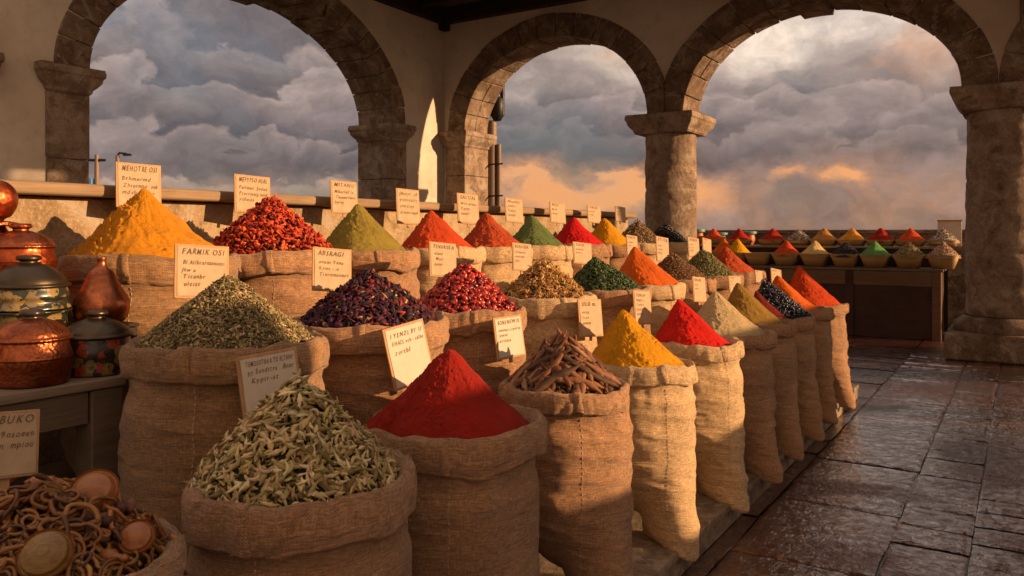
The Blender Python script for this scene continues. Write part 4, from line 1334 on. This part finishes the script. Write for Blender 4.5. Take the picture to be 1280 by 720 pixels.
C(769, 258, 782, 276, XB - .20, [('LALO', .20, 0), ('ants', .17, 0), ('etlo', .16, 0)], 'smallest card, behind the tan petals at the end of the ledge', 6)
XMs = XM - .23
C(218, 306, 287, 368, XMs, [('FARMIK OSI', .17, 0), ('Bl Atlbrarnannooti', .125, .02), ('Jhw a', .11, 0), ('Titunbr', .125, .02), ('uitist', .125, .04)], 'card standing behind the dried green herb', 4)
C(390, 310, 440, 360, XMs, [('ABSRAGI', .17, 0), ('onunt Ynnu', .13, .02), ('Kyme - .o', .13, .03), ('Tiornmuonrs', .14, .04)], 'card standing behind the dark purple petals', 5)
C(536, 303, 571, 343, XMs, [('TENHRISK.N', .17, 0), ('nland', .14, .05), ('Mail', .14, .1), ('nomr', .14, .04)], 'card standing behind the glossy red pods', 5)
C(640, 304, 665, 336, XMs, [('BOUOJA', .17, 0), ('Llonurai', .14, 0), ('onormis', .14, 0), ('Jos', .14, 0)], 'card standing behind the golden curls', 5)
C(716, 303, 740, 328, XMs, [('TATOR', .17, 0), ('wulhord', .14, 0), ('lantro', .14, 0)], 'card standing behind the dark green leaves', 5)
C(783, 294, 797, 317, XMs, [('UNUL', .2, 0), ('nomnt', .15, 0), ('tals', .15, 0)], 'card standing behind the bright orange cone', 6)
C(820, 296, 836, 325, XMs, [('STUTR', .2, 0), ('ntolt', .13, 0), ('stum', .13, 0), ('bort', .13, 0)], 'card standing behind the small brown seeds', 7)
C(860, 297, 874, 320, XMs, [('HOROS', .2, 0), ('nulrt', .13, 0), ('yrrol', .13, 0), ('tosly', .13, 0)], 'card standing behind the speckled green seeds', 6)
C(878, 298, 889, 314, XMs, [('TOS', .2, 0), ('nuty', .15, 0)], 'narrow card behind the farthest rust red cone of the middle row', 9)
XFs = XF - .25
C(-28, 515, 45, 590, XF - .22, [('TRBUKO', .19, -.02), ('DV 9osoeen', .15, -.02), ('urm  mpiou', .15, .05)], 'large framed card cut by the left edge, above the tangled roots', 4, 10, -14, 'paper', stake=.10)
C(298, 440, 378, 508, XFs, [('TEMDSOTBA R TE BLTRNF', .125, 0), ('py Sondttrs   Bnur', .13, .02), ('Kyptr-st', .13, .06)], 'wide pale card standing behind the pale green pods', -4, 8, -14, 'paper_white')
C(484, 404, 538, 475, XFs, [('1 YENZL BY U', .11, 0), ('EHACL vch - calbn', .10, .02), ('', .04, 0), ('zertbl', .12, .04)], 'tall pale card tilted behind the deep red cone', -9, 8, -14, 'paper_white')
C(618, 395, 655, 443, XFs, [('BONENEWOL', .15, 0), ('ommas-c.rpofey', .11, 0), ('jewnt', .12, 0), ('drtlsas', .12, 0)], 'card standing behind the long brown pods', -2, 8, -14, 'paper_white')
C(723, 374, 753, 417, XFs, [('UUB m.', .18, 0), ('nvojy', .13, 0), ('ls,vn', .13, 0), ('nomnn', .13, 0)], 'card standing behind the yellow ochre cone of the front row', 3)
C(792, 363, 814, 402, XFs, [('TONLH', .13, 0), ('NAG v', .12, 0), ('Tnolrs', .12, 0), ('Jortn', .12, 0), ('uolnt', .12, 0)], 'card standing behind the scarlet cone', 4)
C(866, 346, 882, 375, XFs, [('DNOR', .16, 0), ('lnty', .13, 0), ('osbr', .13, 0)], 'card standing behind the pale beige cone', 5)
C(911, 345, 926, 364, XFs, [('STOL', .16, 0), ('byra', .15, 0), ('omr', .15, 0)], 'card to the left of the olive brown cone top', 3)
C(944, 338, 953, 352, XFs, [('OSL', .2, 0), ('yot', .2, 0)], 'narrow card half hidden behind the dark blue berries', 5)
C(964, 336, 977, 356, XFs, [('AKUT', .18, 0), ('nold', .14, 0), ('sorl', .14, 0)], 'card standing behind the orange cone near the far end', 8)

# ------------------------------------------------------------------ bottom left sack: roots and carved wood
x, y = FP[0][0], FP[0][1]; zr = ZF + .84 - .03
def root_piece(L, r, seed, n=26, k=6):
    rg = np.random.RandomState(seed)
    a = np.cumsum(rg.randn(n) * .20 + rg.choice([-1, 1]) * rg.uniform(.16, .52)); up = np.cumsum(rg.randn(n)) * .0016
    x_ = np.cumsum(np.cos(a)) * L / n; y_ = np.cumsum(np.sin(a)) * L / n
    x_ -= x_.mean(); y_ -= y_.mean(); up = up - up.mean()
    rad = r * (1 + .25 * np.sin(np.arange(n) * 1.3 + seed) * rg.rand()); rad[0] *= .5; rad[-1] *= .25
    V = []
    for i in range(n):
        tx, ty = math.cos(a[i]), math.sin(a[i])
        for j in range(k):
            p = 2 * PI * j / k
            V.append((x_[i] - ty * rad[i] * math.cos(p), y_[i] + tx * rad[i] * math.cos(p), up[i] + rad[i] * math.sin(p)))
    return np.array(V), grid_faces(n, k, True)
T_root = [root_piece(.20 + .02 * (q % 4), .0036 + .0005 * (q % 3), 500 + q) for q in range(9)]
T_nub = [tube_piece(.034, .011, 5, 8, .5, (.4, 1, .9, .4), 1, seed=i) for i in range(2)]
RH, RR, RS = .17, .235, .62
o = bits_heap(x, y, zr - .02, RR, RH, 'tangled mass of curling ochre roots in the bottom left sack', M['root'], 401, 480, T_root,
    [(.30, .125, .030), (.20, .075, .018), (.38, .17, .045), (.10, .038, .014)], (.022, .011, .007), tilt=.45, lift=.011, sharp=RS, bumpy=.008, smin=.8, smax=1.15)
o = bits_heap(x + .02, y + .06, zr + .085, .11, .04, 'knobbly purple brown root pieces lying among the tangled roots', M['bits_bark'], 402, 46, T_nub,
    [(.17, .075, .06), (.13, .055, .045), (.22, .10, .07)], (.05, .02, .015), tilt=1.3, lift=.008, sharp=.6)
def on_heap(px, py, up):
    """where the sight line meets the root heap"""
    u = (px - 640) / 1000; v = (py - 292) / 1000
    D = 1.0
    while D < 2.4:
        X = D * (FX + u * RX); Y = D * (FY + u * RY); Z = EYE - v * D
        rho = math.hypot(X - x, Y - y) / RR
        if rho < 1 and Z <= zr - .02 + RH * (1 - rho) ** RS + up: break
        D += .004
    if D >= 2.39: D = (EYE - zr - .04) / v; X = D * (FX + u * RX); Y = D * (FY + u * RY); Z = EYE - v * D
    return X, Y, Z
def carved_disc(px, py, r, dz, label, mat, tiltx, tilty, rings=3):
    X, Y, z = on_heap(px, py, .034)
    root = empty('carved_disc', (X, Y, z)); tag(root, label, 'carved wood')
    prof = [(r * .2, -r * .32), (r * .75, -r * .26), (r * .97, -r * .06), (r, .0), (r * .985, r * .06), (r * .93, r * .10), (r * .86, r * .075)]
    for k in range(rings):
        a = .86 - (k + .2) * .8 / rings; b = .86 - (k + .7) * .8 / rings
        dome = lambda q: r * (.10 + .48 * (1 - q * q))
        prof += [(r * a, dome(a) - r * .0), (r * (a * .6 + b * .4), dome(a) + r * .035), (r * b, dome(b) - r * .01)]
    prof += [(r * .02, r * .575)]
    MB().lathe(prof, 48).build('dished_face', mat, root, smooth=True)
    MB().lathe([(r * 1.0, -.002), (r * 1.03, .003), (r * 1.0, .008), (r * .96, .004)], 48, cap=False).build('edge_band', M['carved'], root, smooth=True)
    nrm = Vector((.62 + .35 * math.sin(tilty), -.75, .95)).normalized()
    root.rotation_euler = nrm.to_track_quat('Z', 'Y').to_euler()
    return root
carved_disc(118, 615, .046, .085, 'round amber carved wooden disc with a smooth domed face', M['carved'], R_(16), R_(26), 1)
carved_disc(57, 694, .045, .055, 'ochre carved wooden disc with a spiral groove, nearest the camera', M['carved2'], R_(10), R_(18), 3)
carved_disc(171, 672, .033, .03, 'small carved disc half sunk in the roots at the right of the sack', M['carved'], R_(30), R_(30), 2)
def gourd(px, py, dz, L, r, label, rz, mat):
    X, Y, z = on_heap(px, py, r * .8)
    V, F = tube_piece(L, r, 22, 20, .5, (.15, .75, 1, .95, .75, .45, .38, .50, .30), .8, seed=9)
    o = link('carved_gourd', mesh_np('carved_gourd', V, F), mat, None, (X, Y, z)); o.rotation_euler = (0, .1, rz)
    tag(o, label, 'carved wood')
gourd(66, 603, .085, .13, .024, 'long amber carved gourd lying below the framed card', R_(52), M['carved'])
gourd(10, 592, .095, .12, .030, 'rounded amber carved gourd cut by the left edge of the picture', R_(140), M['carved'])
gourd(142, 695, .03, .06, .016, 'little amber gourd between the two nearest carved discs', R_(20), M['carved'])

# ------------------------------------------------------------------ table of pots
ZT = 1.14
root = empty('side_table', (-2.45, 1.52, 0)); tag(root, 'grey brown wooden table carrying the copper and enamel pots', 'table')
MB().box(-.74, 0, -2.2, 0, ZT - .032, ZT).build('tabletop', M['tabletop'], root, bevel=.006)
MB().box(-.035, -.012, -2.2, -.12, ZT - .135, ZT - .034).build('apron', M['tablewood'], root, bevel=.004)
MB().box(-.70, -.02, -.035, -.012, ZT - .135, ZT - .034).build('apron', M['tablewood'], root, bevel=.004)
for yy in (-.115, -2.0):
    MB().box(-.10, -.004, yy, yy + .105, 0, ZT - .034).build('leg', M['tablewood'], root, bevel=.006)
    MB().box(-.70, -.60, yy, yy + .10, 0, ZT - .034).build('leg', M['tablewood'], root, bevel=.006)
MB().box(-.72, -.705, -2.2, -.02, 0.02, ZT - .034).build('back_panel', M['beam'], root)

def smooth_prof(pts, n=6):
    """Catmull-Rom through profile points"""
    P = [Vector((a, b, 0)) for a, b in pts]; out = []
    for i in range(len(P) - 1):
        p0 = P[max(i - 1, 0)]; p1 = P[i]; p2 = P[i + 1]; p3 = P[min(i + 2, len(P) - 1)]
        for k in range(n):
            t = k / n
            v = .5 * ((2 * p1) + (-p0 + p2) * t + (2 * p0 - 5 * p1 + 4 * p2 - p3) * t * t + (-p0 + 3 * p1 - 3 * p2 + p3) * t ** 3)
            out.append((max(v.x, .0005), v.y))
    out.append((pts[-1][0], pts[-1][1]))
    return out
def pot(px, X, z0, r, hb, hl, label, mbody, mlid, mknob, belly=1.0, foot=.7, bands=True, knob='flat'):
    Y, D = on_line(px, X)
    root = empty('lidded_pot', (X, Y, z0)); tag(root, label, 'pot')
    body = smooth_prof([(r * foot, 0), (r * foot * 1.12, hb * .06), (r * .96, hb * .35), (r * 1.0, hb * .6), (r * .95 * belly, hb * .88), (r * .93 * belly, hb)])
    MB().lathe(body, 56).build('pot_body', mbody, root, smooth=True)
    MB().lathe(smooth_prof([(r * .94 * belly, hb - .004), (r * 1.03 * belly, hb), (r * 1.045 * belly, hb + .006), (r * .98 * belly, hb + .012)], 4), 56, cap=False).build('rim_band', mlid, root, smooth=True)
    if bands:
        MB().lathe([(r * 1.0, hb * .58), (r * 1.018, hb * .60), (r * 1.018, hb * .63), (r * 1.0, hb * .65)], 56, cap=False).build('belly_band', mbody, root, smooth=True)
    lid = smooth_prof([(r * .98 * belly, hb + .010), (r * .90 * belly, hb + .010 + hl * .30), (r * .62, hb + .01 + hl * .72), (r * .34, hb + .01 + hl * .95), (r * .28, hb + .01 + hl)])
    l = MB().lathe(lid, 56).build('lid', mlid, root, smooth=True)
    zt = hb + .01 + hl
    if knob == 'flat': kp = [(r * .24, zt - .002), (r * .22, zt + .006), (r * .31, zt + .012), (r * .31, zt + .020), (r * .24, zt + .026), (r * .02, zt + .027)]
    else: kp = [(r * .12, zt - .002), (r * .10, zt + .010), (r * .2, zt + .02), (r * .2, zt + .032), (r * .02, zt + .04)]
    MB().lathe(smooth_prof(kp, 4), 32).build('knob', mknob, l, smooth=True)
    return root
pot(40, -2.56, ZT + .001, .112, .135, .055, 'dark reddish copper pot with a low lid at the front left of the table', M['copper'], M['copper'], M['knob'], .96, .82)
pot(121, -2.58, ZT + .001, .107, .120, .050, 'black enamel pot painted with red flowers at the table corner', M['enamel_red'], M['pewter'], M['pewter'], 1.0, .86, False)
# stacked dark enamel pots
Y, D = on_line(36, -2.83)
root = empty('enamel_bowl', (-2.83, Y, ZT + .001)); tag(root, 'lower dark green enamel bowl under the flowered enamel pot', 'bowl')
MB().lathe(smooth_prof([(.085, 0), (.10, .02), (.112, .12), (.116, .185), (.128, .195), (.128, .202), (.10, .203)]), 56).build('bowl_body', M['enamel'], root, smooth=True)
pot(36, -2.83, ZT + .206, .122, .075, .070, 'flowered dark green enamel pot with a domed pewter lid', M['enamel'], M['pewter'], M['pewter'], 1.0, .93, False)
# copper stack at the back
Y, D = on_line(18, -3.03)
root = empty('copper_cauldron', (-3.03, Y, ZT + .001)); tag(root, 'orange copper cauldron standing at the back under the shiny lidded pot', 'cauldron')
MB().lathe(smooth_prof([(.10, 0), (.14, .05), (.155, .17), (.135, .26), (.14, .275), (.12, .28)]), 56).build('cauldron_body', M['copper_red'], root, smooth=True)
pot(26, -3.03, ZT + .285, .115, .125, .050, 'shiny orange copper pot with a knobbed lid below the ledge', M['copper_red'], M['copper'], M['copper'], .95, .8)
# round red copper object at the upper left edge
Y, D = on_line(0, -3.12)
root = empty('copper_kettle', (-3.12, Y - .02, ZT + .001)); tag(root, 'tall red copper kettle cut by the left edge, highest on the table', 'kettle')
MB().lathe(smooth_prof([(.09, 0), (.12, .10), (.12, .28), (.07, .42), (.03, .50), (.055, .525), (.075, .57), (.068, .615), (.04, .645), (.001, .655)]), 48).build('kettle_body', M['copper_red'], root, smooth=True)
MB().lathe([(.05, .485), (.075, .49), (.075, .498), (.05, .504)], 48, cap=False).build('collar', M['copper'], root, smooth=True)
# copper vase on a dark box
Y, D = on_line(127, -2.76)
root = empty('dark_box', (-2.76, Y, ZT + .001)); tag(root, 'dark wooden box carrying the pear shaped copper vase', 'box')
MB().box(-.085, .085, -.10, .085, 0, .125).build('box_body', M['beam'], root, bevel=.006)
MB().box(-.09, .09, -.105, .09, .127, .139).build('lid', M['beam'], root, bevel=.004)
root = empty('copper_vase', (-2.76, Y, ZT + .142)); tag(root, 'pear shaped copper vase with a narrow neck', 'vase')
MB().lathe(smooth_prof([(.055, 0), (.078, .012), (.092, .05), (.088, .085), (.066, .125), (.052, .155), (.040, .18), (.020, .20), (.0145, .215), (.016, .232), (.010, .236), (.001, .2365)]), 56).build('vase_body', M['vase'], root, smooth=True)

# ------------------------------------------------------------------ far counter with bowls
YT = 13.45
root = empty('market_counter', (-3.0, YT, 0)); tag(root, 'long dark market counter with two shelves behind the far arch', 'counter')
XL, XR = -2.75, 2.02     # from the root
MB().box(XL, XR, 0, .62, 1.03, 1.065).build('counter_top', M['tablewood'], root, bevel=.006)
MB().box(XL + .04, XR - .04, .03, .055, .80, 1.027).build('apron', M['farwood'], root, bevel=.006)
MB().box(XL + .04, XR - .04, .06, .08, .0, .80).build('front_panel', M['redwood'], root)
for xx in (XL + .03, -1.6, -.6, .65, XR - .15):
    MB().box(xx, xx + .12, .02, .14, 0, 1.025).build('leg', M['redwood'] if xx not in (XR - .15,) else M['farwood'], root, bevel=.006)
MB().box(XR - .055, XR - .04, .14, .62, 0, 1.0).build('side_panel', M['redwood'], root)
MB().box(XL, XR, .62, 1.35, 1.36, 1.395).build('upper_shelf', M['tabletop'], root, bevel=.006)
MB().box(XL + .03, XR - .03, .64, .66, 1.067, 1.358).build('shelf_front', M['beam'], root)
MB().box(XL + .03, XR - .03, 1.30, 1.33, .0, 1.358).build('back_panel', M['beam'], root)
o = MB().box(-7.5, 4.0, 15.35, 15.6, 0, 1.62).box(-7.55, 4.05, 15.3, 15.65, 1.622, 1.67).build('terrace_wall', M['stone_dark'], bevel=.01)
tag(o, 'low dark terrace wall behind the far counter', 'wall')

def wood_bowl(w0, w1, h):
    vs = []; prof = [(w0, 0), (w1, h), (w1 - .02, h), (w0 - .01, .02)]
    n = 24; V = []
    for (w, z) in prof:
        for k in range(n):
            a = 2 * PI * (k + .5) / n
            c_, s_ = math.cos(a), math.sin(a); p = 5.0
            rr = (abs(c_) ** p + abs(s_) ** p) ** (-1 / p)
            V.append((w * rr * c_, w * rr * s_, z))
    F = [(i * n + k, i * n + (k + 1) % n, (i + 1) * n + (k + 1) % n, (i + 1) * n + k) for i in range(3) for k in range(n)]
    F += [tuple(reversed(range(n))), tuple(3 * n + k for k in range(n))]
    return MB().add(V, F)
bowl_mesh = wood_bowl(.145, .225, .21).build('wooden_bowl', M['bowl'], bevel=.006).data
tray_mesh = wood_bowl(.18, .225, .10).build('wooden_tray', M['bowl'], bevel=.006).data
for ob in [o for o in COL.objects if o.name in ('wooden_bowl', 'wooden_tray')]: bpy.data.objects.remove(ob)
rb = random.Random(4)
row2 = [(905, 'turm', 'orange'), (922, 'yellow', 'yellow'), (949, None, 'empty'), (983, 'red', 'orange red'), (1019, 'cream', 'cream'), (1057, 'black', 'black'), (1094, 'green', 'bright green'), (1136, 'mix', 'speckled olive'), (1179, 'mix2', 'speckled pink and tan')]
cols = dict(turm=PW['orange'], yellow=PW['yellow'], red=PW['paprika'], cream=mat_powder('cream powder', (.62, .42, .17), .3), black=None, green=mat_powder('bright green powder', (.10, .27, .07), .4), dred=PW['deep'], brn=mat_powder('warm brown powder', (.42, .19, .04), .4), obrn=mat_powder('amber powder', (.58, .24, .03), .4), orr=PW['paprika'])
def bowl_and_heap(px, Yw, zb, mesh, hb, key, word, where, name, Hh=.235, R=.225):
    u = (px - 640) / 1000.
    X = -Yw * (RY - u * FY) / (RX - u * FX)
    b = bpy.data.objects.new(name, mesh); COL.objects.link(b); b.location = (X, Yw, zb); b.rotation_euler.z = rb.uniform(-.03, .03)
    tag(b, f'wooden {"bowl" if name == "wooden_bowl" else "tray"} {"standing empty" if key is None else "under the " + word + " heap"} on the {where}', 'bowl', 'wooden bowls on the far counter')
    if key is None: return
    if key in ('mix', 'mix2', 'black', 'speck'):
        cs = dict(mix=[(.25, .17, .07), (.12, .12, .05), (.36, .24, .1)], mix2=[(.42, .26, .16), (.55, .38, .22), (.25, .16, .1)], black=[(.02, .014, .018), (.04, .03, .035)], speck=[(.45, .36, .28), (.05, .04, .04), (.28, .2, .15)])[key]
        h = bits_heap(X, Yw, zb + hb - .02, R, Hh * .9, f'{word} heap on the {where}', M['bits'], int(px), 420, [tube_piece(.026, .009, 4, 5, .3, (.3, 1, .3), seed=3)], cs, cs[0], tilt=.8, lift=.004, name='spice_heap')
    else:
        h = powder_heap(X, Yw, zb + hb - .02, R, Hh, f'{word} powder heap on the {where}', cols[key], int(px), .35)
    h['group'] = 'small heaps on the far counter'
for i, (px, key, word) in enumerate(row2):
    if px < 930:
        bowl_and_heap(px, YT + .38, 1.067, bowl_mesh, .21, key, word, 'left end of the counter top', 'wooden_bowl', .27)
    else:
        bowl_and_heap(px, YT + .27, 1.067, bowl_mesh, .21, key, word, 'counter top', 'wooden_bowl', .24)
row1 = [(892, 'orr', 'pale orange'), (924, 'dred', 'crumbly red'), (966, 'dred', 'dark red'), (998, 'speck', 'black and white speckled'), (1030, 'brn', 'warm brown'), (1065, 'obrn', 'amber'), (1101, 'dred', 'deep red'), (1138, 'orr', 'orange red'), (1179, 'speck', 'pale speckled')]
for px, key, word in row1:
    bowl_and_heap(px, YT + .95, 1.397, tray_mesh, .10, key, word, 'upper far shelf', 'wooden_tray', .23)
# jars standing behind on the shelf
for px, mt, h in ((872, 'jar', .26), (900, 'jar_green', .20), (936, 'jar', .22)):
    u = (px - 640) / 1000.; Yw = YT + 1.2
    X = -Yw * (RY - u * FY) / (RX - u * FX)
    root = empty('clay_jar', (X, Yw, 1.397)); tag(root, {872: 'orange clay jar beside the slim column on the far shelf', 900: 'green glazed jar on the far shelf behind the pale orange heap', 936: 'orange jar with a teal rim on the far shelf'}[px], 'jar', 'jars on the far shelf')
    MB().lathe(smooth_prof([(.07, 0), (.11, h * .4), (.10, h * .8), (.12, h * .88)]), 28).build('jar_body', M[mt], root, smooth=True)
    MB().lathe([(.125, h * .88), (.14, h * .92), (.14, h * 1.1), (.11, h * 1.12)], 28).build('jar_rim', M['jar_lid'], root, smooth=True)
u = (1187 - 640) / 1000.; Yw = YT + 1.22; X = -Yw * (RY - u * FY) / (RX - u * FX)
root = empty('notice_board', (X, Yw, 1.397)); tag(root, 'blank pale board standing at the right end of the far shelf', 'board')
MB().box(-.17, .17, -.01, .01, 0, .40).build('panel', M['white'], root, bevel=.003)
MB().box(-.18, .18, -.015, .015, .40, .425).build('top_rail', M['bowl'], root, bevel=.003)

for s_ in (0,):
    sc.cycles.max_bounces = 6
    sc.cycles.diffuse_bounces = 3
